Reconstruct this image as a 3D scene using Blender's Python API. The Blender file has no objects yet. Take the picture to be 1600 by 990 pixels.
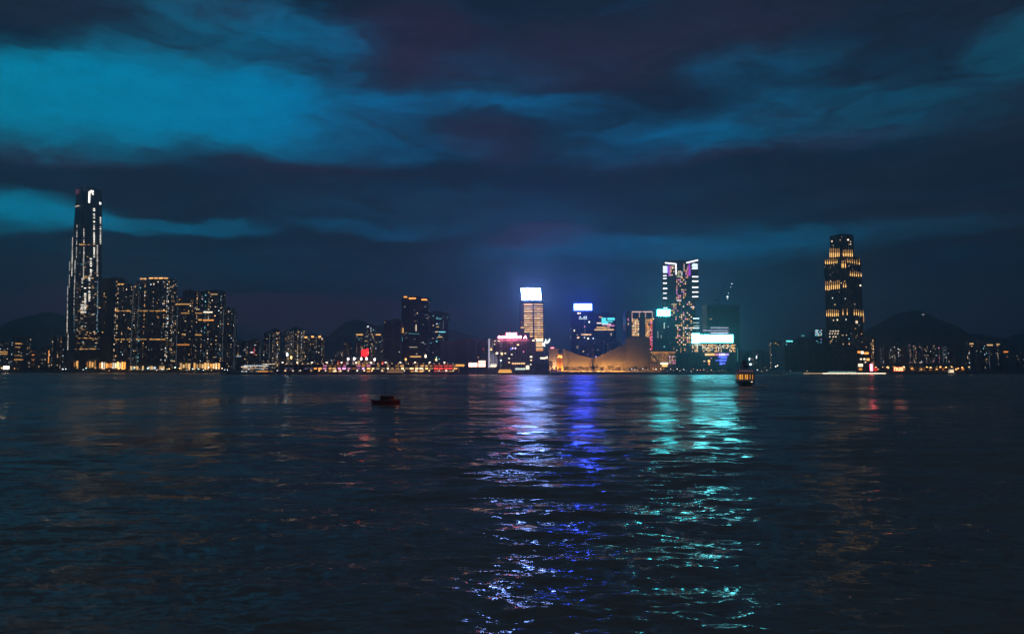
import bpy, bmesh, math, random
import numpy as np
from mathutils import Vector, Matrix

S = bpy.context.scene
C = bpy.context.collection
rng = random.Random(7)

# ------------------------------------------------------------------ camera
F = 1156.0                      # focal length in pixels of a 1600 pixel wide frame
EYE = 8.0
PITCH = math.atan(82.0 / F)
cam_d = bpy.data.cameras.new('camera')
cam_d.sensor_width = 36.0
cam_d.lens = 36.0 * F / 1600.0
cam_d.clip_start = 0.5
cam_d.clip_end = 30000.0
cam = bpy.data.objects.new('camera', cam_d)
C.objects.link(cam)
cam.location = (0, 0, EYE)
cam.rotation_euler = (math.pi / 2 + PITCH, 0, 0)
S.camera = cam

S.view_settings.view_transform = 'Standard'
S.view_settings.look = 'None'
S.view_settings.exposure = 0.0
S.view_settings.gamma = 1.0
S.cycles.use_denoising = True
S.cycles.max_bounces = 6
S.cycles.volume_bounces = 0
S.cycles.sample_clamp_indirect = 4.0
S.cycles.use_light_tree = True

CT, ST = math.cos(PITCH), math.sin(PITCH)

def ray(px, py):
    u, v = (px - 800.0) / F, (495.0 - py) / F
    return Vector((u, CT - v * ST, ST + v * CT))

def P(px, py, Y):
    """The point of the place seen at a given spot of the photograph, on the plane at distance Y."""
    d = ray(px, py)
    t = Y / d.y
    return Vector((d.x * t, Y, EYE + d.z * t))

def azel(px, py):
    d = ray(px, py).normalized()
    return math.degrees(math.atan2(d.x, d.y)), math.degrees(math.asin(d.z))

# ------------------------------------------------------------------ world: dusk sky with broken cloud
W = bpy.data.worlds.new('World')
S.world = W
W.use_nodes = True
wt = W.node_tree
wt.nodes.clear()

class G:
    """Small helper that writes node arithmetic."""
    def __init__(s, nt): s.nt = nt
    def n(s, t, **k):
        x = s.nt.nodes.new(t)
        for a, b in k.items(): setattr(x, a, b)
        return x
    def put(s, sock, v):
        if isinstance(v, bpy.types.NodeSocket): s.nt.links.new(v, sock)
        else: sock.default_value = v
    def m(s, op, a, b=0.0, c=0.0, clamp=False):
        x = s.n('ShaderNodeMath', operation=op, use_clamp=clamp)
        s.put(x.inputs[0], a); s.put(x.inputs[1], b); s.put(x.inputs[2], c)
        return x.outputs[0]
    def mix(s, f, a, b):
        x = s.n('ShaderNodeMix', data_type='RGBA')
        s.put(x.inputs[0], f)
        for i, v in ((6, a), (7, b)):
            s.put(x.inputs[i], v if isinstance(v, bpy.types.NodeSocket) else (*v, 1.0))
        return x.outputs[2]
    def xyz(s, a, b, c):
        x = s.n('ShaderNodeCombineXYZ')
        for i, v in enumerate((a, b, c)): s.put(x.inputs[i], v)
        return x.outputs[0]
    def noise(s, vec, scale, detail=4.0, rough=0.55, out='Fac', dist=0.0):
        x = s.n('ShaderNodeTexNoise')
        s.put(x.inputs['Vector'], vec)
        x.inputs['Scale'].default_value = scale
        x.inputs['Detail'].default_value = detail
        x.inputs['Roughness'].default_value = rough
        x.inputs['Distortion'].default_value = dist
        return x.outputs[out]
    def smooth(s, v, a, b):
        x = s.n('ShaderNodeMapRange', interpolation_type='SMOOTHSTEP')
        s.put(x.inputs[0], v)
        x.inputs[1].default_value, x.inputs[2].default_value = a, b
        return x.outputs[0]
    def ramp(s, v, stops):
        x = s.n('ShaderNodeValToRGB')
        s.put(x.inputs[0], v)
        e = x.color_ramp.elements
        while len(e) < len(stops): e.new(0.5)
        for k, (p, c) in zip(e, stops):
            k.position = p; k.color = (*c, 1.0)
        return x.outputs[0]

g = G(wt)
tc = g.n('ShaderNodeTexCoord')
sep = g.n('ShaderNodeSeparateXYZ')
wt.links.new(tc.outputs['Generated'], sep.inputs[0])
AZ = g.m('MULTIPLY', g.m('ARCTAN2', sep.outputs[0], sep.outputs[1]), 57.29578)
EL = g.m('MULTIPLY', g.m('ARCSINE', sep.outputs[2]), 57.29578)
# drifting cloud edges: bend the directions with noise drawn out along the horizon
wv = g.xyz(g.m('MULTIPLY', AZ, 0.055), g.m('MULTIPLY', EL, 0.20), 0.0)
w1 = g.noise(wv, 1.0, 5.0, 0.55)
w2 = g.noise(g.xyz(g.m('MULTIPLY', AZ, 0.07), g.m('MULTIPLY', EL, 0.22), 7.3), 1.0, 6.0, 0.6)
AW = g.m('ADD', AZ, g.m('MULTIPLY', g.m('SUBTRACT', w1, 0.5), 12.0))
EW = g.m('ADD', EL, g.m('MULTIPLY', g.m('SUBTRACT', w2, 0.5), 5.0))

def blobs(lst):
    tot = None
    for (px, py, sx, sy, a) in lst:
        a0, e0 = azel(px, py)
        k = 0.047
        dx = g.m('MULTIPLY', g.m('SUBTRACT', AW, a0), 1.0 / (sx * k))
        dy = g.m('MULTIPLY', g.m('SUBTRACT', EW, e0), 1.0 / (sy * k))
        r2 = g.m('ADD', g.m('MULTIPLY', dx, dx), g.m('MULTIPLY', dy, dy))
        # a flat-topped patch with a soft rim
        v = g.m('MULTIPLY', g.m('EXPONENT', g.m('MULTIPLY', g.m('MULTIPLY', r2, r2), -1.0)), a)
        tot = v if tot is None else g.m('ADD', tot, v)
    return tot

OPEN = [  # gaps in the cloud: where, how wide, how tall, how open
    (10, 150, 300, 58, 0.95), (280, 148, 190, 62, 0.72), (420, 150, 130, 44, 0.30), (540, 165, 180, 40, 0.40), (730, 166, 200, 17, 0.30),
    (390, 36, 190, 34, 0.34), (570, 228, 190, 30, 0.28), (440, 225, 90, 26, 0.20), (260, 82, 130, 34, 0.22), (480, 70, 120, 40, 0.20),
    (-20, 322, 140, 30, 0.95), (230, 348, 170, 15, 0.62), (580, 353, 120, 12, 0.20),
    (1030, 225, 170, 34, 0.27), (1190, 190, 240, 46, 0.25), (1200, 105, 130, 34, 0.22), (1440, 150, 150, 60, 0.12),
    (1625, 66, 70, 36, 0.24), (860, 180, 120, 24, 0.27), (1130, 384, 340, 20, 0.36), (960, 400, 240, 60, 0.14), (760, 130, 120, 40, 0.10), (700, 330, 260, 40, 0.08),
    (1000, 470, 330, 70, 0.10), (420, 420, 400, 40, 0.05),
]
fine = g.noise(g.xyz(g.m('MULTIPLY', AZ, 0.10), g.m('MULTIPLY', EL, 0.42), 3.1), 1.0, 7.0, 0.60, dist=0.3)
# unseen cloud overhead and behind: openings added to brighten the ambient light
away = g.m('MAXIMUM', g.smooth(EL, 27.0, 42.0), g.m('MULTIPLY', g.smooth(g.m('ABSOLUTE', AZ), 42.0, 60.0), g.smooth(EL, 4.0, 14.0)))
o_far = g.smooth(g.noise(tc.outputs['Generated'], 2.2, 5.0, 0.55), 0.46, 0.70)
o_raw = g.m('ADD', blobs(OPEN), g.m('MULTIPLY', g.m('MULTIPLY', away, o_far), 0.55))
o_var = g.m('MULTIPLY', o_raw, g.m('ADD', 0.62, g.m('MULTIPLY', fine, 0.76)))
wisp = g.noise(g.xyz(g.m('MULTIPLY', AW, 0.22), g.m('MULTIPLY', EW, 0.75), 5.7), 1.0, 7.0, 0.62, dist=0.6)
edge = g.m('MULTIPLY', g.m('MULTIPLY', o_var, g.m('SUBTRACT', 1.0, g.m('MINIMUM', o_var, 1.0))), g.m('MULTIPLY', g.m('SUBTRACT', wisp, 0.5), 4.6))
openness = g.m('MAXIMUM', g.m('MINIMUM', g.m('ADD', o_var, edge), 1.0), 0.0)
azn = g.m('ADD', g.m('MULTIPLY', AZ, 1 / 360.0), 0.5)
f_az = lambda px: azel(px, 300)[0] / 360.0 + 0.5
clear = g.ramp(azn, [(0.0, (0.0, 0.05, 0.10)), (f_az(-100), (0.0, 0.265, 0.440)), (f_az(330), (0.0, 0.230, 0.450)),
                     (f_az(620), (0.0, 0.175, 0.440)), (f_az(1000), (0.0, 0.165, 0.410)), (f_az(1600), (0.0, 0.19, 0.34)), (1.0, (0.0, 0.05, 0.10))])
PURPLE = [(640, 70, 130, 60, 0.62), (900, 95, 150, 60, 0.42), (770, 225, 70, 36, 0.5), (60, 235, 140, 14, 0.5), (470, 262, 120, 20, 0.35),
          (840, 372, 75, 20, 1.7), (1330, 210, 110, 16, 0.5), (1080, 250, 160, 16, 0.4), (100, 478, 360, 18, 1.0), (520, 492, 240, 20, 1.0),
          (350, 10, 120, 18, 0.4), (1150, 30, 160, 40, 0.3)]
pur = g.m('MINIMUM', g.m('MULTIPLY', blobs(PURPLE), g.m('ADD', 0.35, fine)), 1.0)
soft = g.noise(g.xyz(g.m('MULTIPLY', AZ, 0.035), g.m('MULTIPLY', EL, 0.16), 11.0), 1.0, 4.0, 0.5)
cloud = g.mix(g.smooth(soft, 0.36, 0.64), (0.0060, 0.0160, 0.0350), (0.0115, 0.0205, 0.0420))
billow = g.noise(g.xyz(g.m('MULTIPLY', AW, 0.12), g.m('MULTIPLY', EW, 0.5), 21.0), 1.0, 6.0, 0.6, dist=0.4)
cloud = g.mix(g.m('MULTIPLY', g.smooth(billow, 0.45, 0.8), 0.45), cloud, (0.0030, 0.037, 0.088))
cloud = g.mix(g.m('MULTIPLY', pur, 0.9), cloud, (0.0340, 0.0200, 0.0560))
cloud = g.mix(g.m('MULTIPLY', away, 0.8), cloud, (0.0260, 0.0270, 0.0460))     # unseen cloud warmed as if city lit, to raise the ambient light
mott = g.noise(g.xyz(g.m('MULTIPLY', AW, 0.40), g.m('MULTIPLY', EW, 1.15), 33.0), 1.0, 7.0, 0.62, dist=0.8)
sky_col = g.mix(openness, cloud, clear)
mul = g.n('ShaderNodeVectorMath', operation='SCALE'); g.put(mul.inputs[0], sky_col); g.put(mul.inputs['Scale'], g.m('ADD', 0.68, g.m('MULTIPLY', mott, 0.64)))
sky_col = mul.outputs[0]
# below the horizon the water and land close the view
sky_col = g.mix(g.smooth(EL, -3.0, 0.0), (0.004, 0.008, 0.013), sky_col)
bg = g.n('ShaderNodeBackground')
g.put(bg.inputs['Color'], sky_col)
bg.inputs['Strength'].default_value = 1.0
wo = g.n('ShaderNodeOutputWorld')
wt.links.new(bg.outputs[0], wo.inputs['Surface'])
W.cycles.sampling_method = 'MANUAL'
W.cycles.sample_map_resolution = 512

# ------------------------------------------------------------------ materials
MATS = {}
def mat(name, col, rough=0.7, metal=0.0, var=0.25, scale=0.15, spec=0.5, streak=False):
    if name in MATS: return MATS[name]
    m = bpy.data.materials.new(name); m.use_nodes = True
    q = G(m.node_tree)
    b = m.node_tree.nodes['Principled BSDF']
    tcn = q.n('ShaderNodeTexCoord')
    vec = tcn.outputs['Object']
    if streak:
        mp = q.n('ShaderNodeMapping'); q.put(mp.inputs[0], vec); mp.inputs['Scale'].default_value = (1, 1, 0.12); vec = mp.outputs[0]
    nz = q.noise(vec, scale, 5.0, 0.6)
    a = tuple(c * (1 - var) for c in col); d = tuple(min(1, c * (1 + var)) for c in col)
    q.put(b.inputs['Base Color'], q.mix(q.smooth(nz, 0.3, 0.7), a, d))
    b.inputs['Roughness'].default_value = rough
    b.inputs['Metallic'].default_value = metal
    b.inputs['Specular IOR Level'].default_value = spec
    MATS[name] = m
    return m

def emit(name, col, strength=1.0, sample=False):
    if name in MATS: return MATS[name]
    m = bpy.data.materials.new(name); m.use_nodes = True
    nt = m.node_tree; nt.nodes.clear()
    e = nt.nodes.new('ShaderNodeEmission'); o = nt.nodes.new('ShaderNodeOutputMaterial')
    e.inputs[0].default_value = (*col, 1); e.inputs[1].default_value = strength * (1.0 if sample else 1.5)
    nt.links.new(e.outputs[0], o.inputs[0])
    m.cycles.emission_sampling = 'FRONT_BACK' if sample else 'NONE'
    MATS[name] = m
    return m

def lamp_mat():
    """Lit rooms: each pane carries the colour of the lamps behind it."""
    m = bpy.data.materials.new('lit_rooms'); m.use_nodes = True
    nt = m.node_tree; nt.nodes.clear()
    a = nt.nodes.new('ShaderNodeAttribute'); a.attribute_name = 'lamp'
    e = nt.nodes.new('ShaderNodeEmission'); o = nt.nodes.new('ShaderNodeOutputMaterial')
    nt.links.new(a.outputs['Color'], e.inputs[0]); e.inputs[1].default_value = 1.9
    nt.links.new(e.outputs[0], o.inputs[0])
    m.cycles.emission_sampling = 'NONE'
    return m
LIT = lamp_mat()

CONC = [mat('grey_concrete', (0.30, 0.29, 0.29), 0.85, streak=True), mat('warm_concrete', (0.34, 0.29, 0.27), 0.85, streak=True),
        mat('pale_tile', (0.38, 0.36, 0.36), 0.7, streak=True), mat('brown_tile', (0.28, 0.22, 0.21), 0.75, streak=True)]
GLASSW = mat('curtain_glass', (0.16, 0.16, 0.17), 0.25, spec=0.6, var=0.15)
PANE = mat('dark_pane', (0.03, 0.035, 0.04), 0.12, spec=0.6, var=0.1)
STEEL = mat('painted_steel', (0.25, 0.26, 0.27), 0.5)
DARK = mat('dark_metal', (0.06, 0.06, 0.065), 0.5)

# ------------------------------------------------------------------ mesh building
class MB:
    def __init__(s): s.v = []; s.f = []; s.c = []
    def quad(s, a, b, c, d, col=None):
        n = len(s.v); s.v += [a, b, c, d]; s.f.append((n, n + 1, n + 2, n + 3)); s.c.append(col)
    def obox(s, o, ux, uy, uz, col=None, back=True):
        """Box with centre o and half vectors ux (along), uy (inward), uz (up)."""
        o, ux, uy, uz = Vector(o), Vector(ux), Vector(uy), Vector(uz)
        n = len(s.v)
        s.v += [tuple(o + ux * i + uy * j + uz * k) for k in (-1, 1) for j in (-1, 1) for i in (-1, 1)]
        fs = [(0, 1, 5, 4), (1, 3, 7, 5), (2, 0, 4, 6), (4, 5, 7, 6), (0, 2, 3, 1)]
        if back: fs.append((3, 2, 6, 7))
        s.f += [tuple(n + k for k in q) for q in fs]; s.c += [col] * len(fs)
    def box(s, cx, cy, cz, sx, sy, sz, col=None, back=True):
        s.obox((cx, cy, cz), (sx / 2, 0, 0), (0, sy / 2, 0), (0, 0, sz / 2), col, back)
    def prism(s, pts, z0, z1, col=None, pts_top=None):
        n = len(s.v); k = len(pts); pt = pts_top or pts
        s.v += [(x, y, z0) for x, y in pts] + [(x, y, z1) for x, y in pt]
        for i in range(k):
            j = (i + 1) % k
            s.f.append((n + i, n + j, n + k + j, n + k + i)); s.c.append(col)
        s.f.append(tuple(n + k + i for i in range(k))); s.c.append(col)
        s.f.append(tuple(n + k - 1 - i for i in range(k))); s.c.append(col)
    def ring(s, cx, cy, r, z, k=10, ph=0.0):
        return [(cx + r * math.cos(2 * math.pi * (i + ph) / k), cy + r * math.sin(2 * math.pi * (i + ph) / k)) for i in range(k)]
    def lathe(s, cx, cy, prof, k=10, col=None, ph=0.0):
        n = len(s.v)
        for r, z in prof: s.v += [(x, y, z) for x, y in s.ring(cx, cy, r, z, k, ph)]
        for a in range(len(prof) - 1):
            for i in range(k):
                j = (i + 1) % k
                s.f.append((n + a * k + i, n + a * k + j, n + (a + 1) * k + j, n + (a + 1) * k + i)); s.c.append(col)
        s.f.append(tuple(n + k - 1 - i for i in range(k))); s.c.append(col)
        t = n + (len(prof) - 1) * k
        s.f.append(tuple(t + i for i in range(k))); s.c.append(col)
    def bar(s, a, b, r, col=None, k=5):
        a, b = Vector(a), Vector(b); d = (b - a).normalized()
        x = d.cross(Vector((0, 0, 1)) if abs(d.z) < 0.9 else Vector((1, 0, 0))).normalized(); y = d.cross(x)
        n = len(s.v)
        for e in (a, b):
            for i in range(k):
                t = 2 * math.pi * i / k
                s.v.append(tuple(e + x * (r * math.cos(t)) + y * (r * math.sin(t))))
        for i in range(k):
            j = (i + 1) % k
            s.f.append((n + i, n + j, n + k + j, n + k + i)); s.c.append(col)
        s.f.append(tuple(n + k - 1 - i for i in range(k))); s.c.append(col)
        s.f.append(tuple(n + k + i for i in range(k))); s.c.append(col)
    def mesh(s, name, m, smooth=False):
        me = bpy.data.meshes.new(name)
        me.from_pydata(s.v, [], s.f)
        if any(c is not None for c in s.c):
            at = me.attributes.new('lamp', 'FLOAT_COLOR', 'FACE')
            at.data.foreach_set('color', np.array([(*(c or (0, 0, 0)), 1.0) for c in s.c], dtype=np.float32).ravel())
        me.materials.append(m)
        if smooth: me.polygons.foreach_set('use_smooth', [True] * len(me.polygons))
        return me
    def build(s, name, m, parent=None, stuff=False, smooth=False, label=None):
        if not s.f: return None
        o = bpy.data.objects.new(name, s.mesh(name, m, smooth))
        C.objects.link(o)
        if parent is not None: o.parent = parent
        if stuff: o['kind'] = 'stuff'
        if label: o['label'] = label
        return o

def thing(name, label, cat, loc, rz=0.0, group=None):
    o = bpy.data.objects.new(name, None); C.objects.link(o)
    o.empty_display_size = 1.0
    o.location = loc; o.rotation_euler = (0, 0, rz)
    o['label'] = label; o['category'] = cat
    if group: o['group'] = group
    return o

def tag(o, label, cat, group=None):
    o['label'] = label; o['category'] = cat
    if group: o['group'] = group
    return o

def copy_tree(o, parent=None):
    c = o.copy(); C.objects.link(c)
    if parent is not None: c.parent = parent
    for ch in o.children: copy_tree(ch, c)
    return c

def one(kind, fn, m, parent, label=None, stuff=False, smooth=False):
    mb = MB(); fn(mb)
    return mb.build(kind, m, parent, stuff, smooth, label)

# ------------------------------------------------------------------ water
def build_water():
    H = EYE
    ang = list(np.radians(np.linspace(-41, 41, 560)))
    rest = list(np.radians(np.linspace(41, 319, 72)))[1:-1]
    ang = np.array(ang + rest)
    dy = np.concatenate([np.linspace(1500, 420, 40)[:-1], np.linspace(420, 30, 420)[:-1], np.geomspace(30, 1.05, 60)])
    r = H * F / dy
    A, R = np.meshgrid(ang, r)
    X, Y = R * np.sin(A), R * np.cos(A)
    step = np.gradient(r)[:, None] * np.ones_like(X)
    Z = np.zeros_like(X)
    q = np.random.RandomState(5)
    comps = []
    for k in range(14):           # harbour swell and ferry wash rolling towards the pier
        comps.append((q.uniform(4.0, 12.0), q.normal(0.0, 0.28), 0.011))
    for k in range(24):           # shorter chop crossing it
        comps.append((q.uniform(1.3, 4.2), q.normal(0.05, 0.55), 0.016))
    for k in range(24):
        comps.append((q.uniform(0.45, 1.3), q.normal(0.0, 0.8), 0.022))
    for lam, th, slope in comps:
        kk = 2 * math.pi / lam
        ph = kk * (X * math.sin(th) + Y * math.cos(th)) + q.uniform(0, 6.28)
        fade = np.clip((lam / step - 2.5) / 3.0, 0, 1)
        s_ = np.sin(ph)
        Z += fade * (slope / kk) * 1.4 * (s_ + 0.22 * np.cos(2 * ph))
    nr, na = X.shape
    v = np.stack([X, Y, Z], -1).reshape(-1, 3)
    v = np.vstack([v, [[0, 0, 0]]])
    idx = np.arange(nr * na).reshape(nr, na)
    a = idx[:-1, :]; b = np.roll(idx, -1, 1)[:-1, :]; c = np.roll(idx, -1, 1)[1:, :]; d = idx[1:, :]
    quads = np.stack([a, d, c, b], -1).reshape(-1, 4)
    tri = np.stack([np.full(na, nr * na), idx[0], np.roll(idx[0], -1)], -1)
    me = bpy.data.meshes.new('harbour_water')
    nq, ntri = len(quads), len(tri)
    me.vertices.add(len(v)); me.vertices.foreach_set('co', v.astype(np.float32).ravel())
    loops = np.concatenate([quads.ravel(), tri.ravel()]).astype(np.int32)
    me.loops.add(len(loops)); me.loops.foreach_set('vertex_index', loops)
    me.polygons.add(nq + ntri)
    me.polygons.foreach_set('loop_start', np.concatenate([np.arange(nq) * 4, nq * 4 + np.arange(ntri) * 3]).astype(np.int32))
    me.update(calc_edges=True)
    me.validate()
    me.polygons.foreach_set('use_smooth', [True] * (nq + ntri))
    if me.polygons[0].normal.z < 0: me.flip_normals()
    o = bpy.data.objects.new('harbour_water', me); C.objects.link(o)
    o['kind'] = 'structure'
    m = bpy.data.materials.new('harbour_water'); m.use_nodes = True
    q_ = G(m.node_tree)
    b = m.node_tree.nodes['Principled BSDF']
    b.inputs['Base Color'].default_value = (0.40, 0.27, 0.20, 1)
    b.inputs['IOR'].default_value = 1.333
    b.inputs['Specular IOR Level'].default_value = 0.14
    geo = q_.n('ShaderNodeNewGeometry')
    # choppier, wind roughened water out in the fairway, smoother near the landing
    sp = q_.n('ShaderNodeSeparateXYZ'); q_.put(sp.inputs[0], geo.outputs['Position'])
    mr = q_.n('ShaderNodeMapRange', interpolation_type='SMOOTHSTEP'); q_.put(mr.inputs[0], sp.outputs[1])
    for i_, v_ in ((1, 30.0), (2, 320.0), (3, 0.09), (4, 0.25)): mr.inputs[i_].default_value = v_
    # wide gust patches roughen and calm the surface in streaks across the view
    gp = q_.n('ShaderNodeMapping'); q_.put(gp.inputs[0], geo.outputs['Position']); gp.inputs['Scale'].default_value = (0.016, 0.0075, 0.0)
    patch = q_.smooth(q_.noise(gp.outputs[0], 1.0, 6.0, 0.7), 0.34, 0.66)
    q_.put(b.inputs['Roughness'], q_.m('MULTIPLY', mr.outputs[0], q_.m('ADD', 0.62, q_.m('MULTIPLY', patch, 0.85))))
    def ripple(sx, sy, detail, amp, off):
        mp = q_.n('ShaderNodeMapping'); q_.put(mp.inputs[0], geo.outputs['Position'])
        mp.inputs['Scale'].default_value = (sx, sy, 0.0); mp.inputs['Location'].default_value = (off, off * 0.7, off)
        c = q_.noise(mp.outputs[0], 1.0, detail, 0.6, 'Color')
        s1 = q_.n('ShaderNodeVectorMath', operation='SUBTRACT'); q_.put(s1.inputs[0], c); s1.inputs[1].default_value = (0.5, 0.5, 0.5)
        s2 = q_.n('ShaderNodeVectorMath', operation='MULTIPLY'); q_.put(s2.inputs[0], s1.outputs[0]); s2.inputs[1].default_value = (amp * 0.75, amp, 0.0)
        return s2.outputs[0]
    def add(a_, b_):
        s_ = q_.n('ShaderNodeVectorMath', operation='ADD'); q_.put(s_.inputs[0], a_); q_.put(s_.inputs[1], b_); return s_.outputs[0]
    # gust patches: ripples come in bands, with smoother water between
    mp = q_.n('ShaderNodeMapping'); q_.put(mp.inputs[0], geo.outputs['Position']); mp.inputs['Scale'].default_value = (0.03, 0.11, 0.0)
    gust = q_.smooth(q_.noise(mp.outputs[0], 1.0, 4.0, 0.6), 0.30, 0.68)
    sc = q_.n('ShaderNodeVectorMath', operation='SCALE'); q_.put(sc.inputs[0], add(add(ripple(0.8, 2.0, 2.0, 0.75, 3.0), ripple(2.8, 7.5, 3.0, 0.95, 9.0)), ripple(0.26, 0.55, 2.0, 0.90, 5.0)))
    q_.put(sc.inputs['Scale'], q_.m('ADD', 0.45, q_.m('MULTIPLY', gust, 0.75)))
    swell = add(ripple(0.07, 0.13, 2.0, 0.60, 17.0), add(ripple(0.030, 0.045, 3.0, 0.60, 27.0), ripple(0.016, 0.012, 4.0, 0.45, 41.0)))
    nsum = add(add(geo.outputs['Normal'], sc.outputs[0]), swell)
    nn = q_.n('ShaderNodeVectorMath', operation='NORMALIZE'); q_.put(nn.inputs[0], nsum)
    q_.put(b.inputs['Normal'], nn.outputs[0])
    me.materials.append(m)
build_water()
# ------------------------------------------------------------------ land, quay and hills
GROUND = 3.2
SHORE = [(-6000, 1770), (-690, 1770), (-560, 1760), (-560, 1520), (-452, 1215), (-452, 1178), (-105, 1178), (-100, 1200), (25, 1200), (30, 1180),
         (392, 1180), (400, 1290), (470, 1290), (476, 1215), (690, 1215), (705, 1330), (1010, 1420), (1020, 1560), (6000, 1620)]
def build_land():
    mb = MB(); n = len(SHORE)
    back = 5200
    pts = SHORE + [(6000, back), (-6000, back)]
    mb.v += [(x, y, GROUND) for x, y in pts]
    mb.f.append(tuple(range(len(pts) - 1, -1, -1))); mb.c.append(None)
    o = mb.build('ground', mat('city_ground', (0.10, 0.10, 0.10), 0.9, scale=0.02))
    o['kind'] = 'structure'
    if o.data.polygons[0].normal.z < 0: o.data.flip_normals()
    # the sea wall with its coping, one run per straight stretch of the shore
    w = MB(); c = MB()
    for (x0, y0), (x1, y1) in zip(SHORE[:-1], SHORE[1:]):
        L = math.hypot(x1 - x0, y1 - y0); ux = (x1 - x0) / L; uy = (y1 - y0) / L
        mid = ((x0 + x1) / 2, (y0 + y1) / 2)
        w.obox((mid[0] - uy * 0.0, mid[1], 1.05), (ux * L / 2, uy * L / 2, 0), (-uy * 0.6, ux * 0.6, 0), (0, 0, 2.12))
        c.obox((mid[0], mid[1], GROUND + 0.12), (ux * L / 2, uy * L / 2, 0), (-uy * 0.75, ux * 0.75, 0), (0, 0, 0.13))
    w.build('sea_wall', CONC[0])['kind'] = 'structure'
    c.build('quay_edge', CONC[2])['kind'] = 'structure'
build_land()

def build_hills():
    # ridge heights read off against the sky
    peaks = [(-30, 520, 5200, 70), (46, 502, 5000, 40), (72, 499, 5050, 36), (130, 512, 5200, 60), (420, 535, 5600, 120), (545, 508, 5000, 60), (480, 520, 5200, 60), (620, 512, 5300, 60),
             (700, 528, 5600, 120), (1150, 545, 5600, 120), (1412, 500, 4700, 40), (1442, 494.5, 4760, 34), (1468, 501, 4700, 36), (1385, 510, 4900, 50), (1500, 520, 5000, 60), (1620, 535, 5400, 90)]
    xs = np.linspace(-5600, 5600, 260); ys = np.linspace(3000, 5180, 56)
    X, Y = np.meshgrid(xs, ys)
    Z = np.zeros_like(X)
    for px, py, D, sp in peaks:
        D *= 0.83
        c = P(px, py, D); s = sp / F * D
        Z = np.maximum(Z, (c.z - GROUND) * np.exp(-((X - c.x) / (s * 1.6)) ** 2 - ((Y - D) / 430.0) ** 2))
    q = np.random.RandomState(3)
    for k in range(30):
        lam = q.uniform(120, 900); th = q.uniform(0, 6.28)
        Z += np.clip(Z / 200, 0, 1) * lam * 0.018 * np.sin(2 * math.pi / lam * (X * math.cos(th) + Y * math.sin(th)) + q.uniform(0, 6))
    Z = GROUND + 0.4 + np.maximum(Z, 0)
    nr, nc = X.shape
    v = np.stack([X, Y, Z], -1).reshape(-1, 3)
    i = np.arange(nr * nc).reshape(nr, nc)
    f = np.stack([i[:-1, :-1], i[:-1, 1:], i[1:, 1:], i[1:, :-1]], -1).reshape(-1, 4)
    me = bpy.data.meshes.new('hills'); me.from_pydata(v.tolist(), [], f.tolist())
    me.polygons.foreach_set('use_smooth', [True] * len(me.polygons))
    me.materials.append(mat('hill_forest', (0.085, 0.10, 0.08), 0.95, scale=0.01, var=0.5))
    o = bpy.data.objects.new('hills', me); C.objects.link(o); o['kind'] = 'structure'
build_hills()

# ------------------------------------------------------------------ generic towers
WARM = (1.0, 0.60, 0.26); GOLD = (1.0, 0.50, 0.14); AMBER = (1.0, 0.36, 0.07); CREAM = (1.0, 0.80, 0.55)
COOL = (0.78, 0.92, 1.0); CYAN = (0.25, 0.85, 1.0); PINK = (1.0, 0.30, 0.55); REDL = (1.0, 0.06, 0.05); BLUE = (0.15, 0.25, 1.0); VIOLET = (0.55, 0.35, 1.0)
HOME = [(WARM, 6), (GOLD, 4), (CREAM, 5), (COOL, 3), (CYAN, 1)]
OFFICE = [(CREAM, 4), (COOL, 5), (WARM, 3), (CYAN, 2)]
def pick(r, pal):
    t = r.random() * sum(w for _, w in pal)
    for c, w in pal:
        t -= w
        if t <= 0: return c
    return pal[-1][0]
def glow(c, s): return tuple(k * s for k in c)

def facade(lit, dark, ledge, r, axis, sgn, face, lo, hi, z0, z1, floor_h, bay, prob, pal, power, col_bias=1.0, ledges=True):
    """Window rows on one wall. axis 'x': wall runs along x at y = face; axis 'y': wall runs along y at x = face."""
    n = max(1, int(round((hi - lo) / bay))); st = (hi - lo) / n
    fl = max(1, int((z1 - z0) / floor_h))
    colp = [min(1, prob * col_bias * (r.random() ** 1.6) * 2.6) if col_bias else prob for _ in range(n)]
    stair = [prob > 0.03 and r.random() < 0.04 for _ in range(n)]
    colc = [COOL if s_ else pick(r, pal) for s_ in stair]
    rowp = [r.choice((0.3, 0.8, 1.0, 1.0, 1.3)) for _ in range(fl)]
    ww, wh = st * 0.58, floor_h * 0.50
    def put(mb, u, z, w, h, off, t, col):
        if axis == 'x': mb.box(u, face + sgn * (off - t / 2), z, w, t, h, col, back=(sgn > 0))
        else: mb.box(face + sgn * (off - t / 2), u, z, t, w, h, col)
    for i in range(n):
        u = lo + (i + 0.5) * st
        for k in range(fl):
            z = z0 + (k + 0.5) * floor_h
            if stair[i] and r.random() < 0.8:
                put(lit, u, z, ww * 0.4, wh * 0.8, 0.14, 0.3, glow(colc[i], power * 0.14))
            elif r.random() < colp[i] * rowp[k]:
                c = colc[i] if r.random() < 0.6 else pick(r, pal)
                s = power * (0.12 + 1.1 * r.random() ** 2.2)
                put(lit, u + r.uniform(-0.1, 0.1) * st, z, ww * r.choice((0.5, 0.8, 1.0, 1.0)), wh * r.choice((0.7, 1.0)), 0.14, 0.3, glow(c, s))
            elif dark is not None and r.random() < 0.8:
                put(dark, u, z, ww, wh, 0.08, 0.2, None)
    if ledges and ledge is not None:
        for k in range(0, fl + 1):
            put(ledge, (lo + hi) / 2, z0 + k * floor_h, hi - lo, 0.45, 0.35, 0.5, None)

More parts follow.
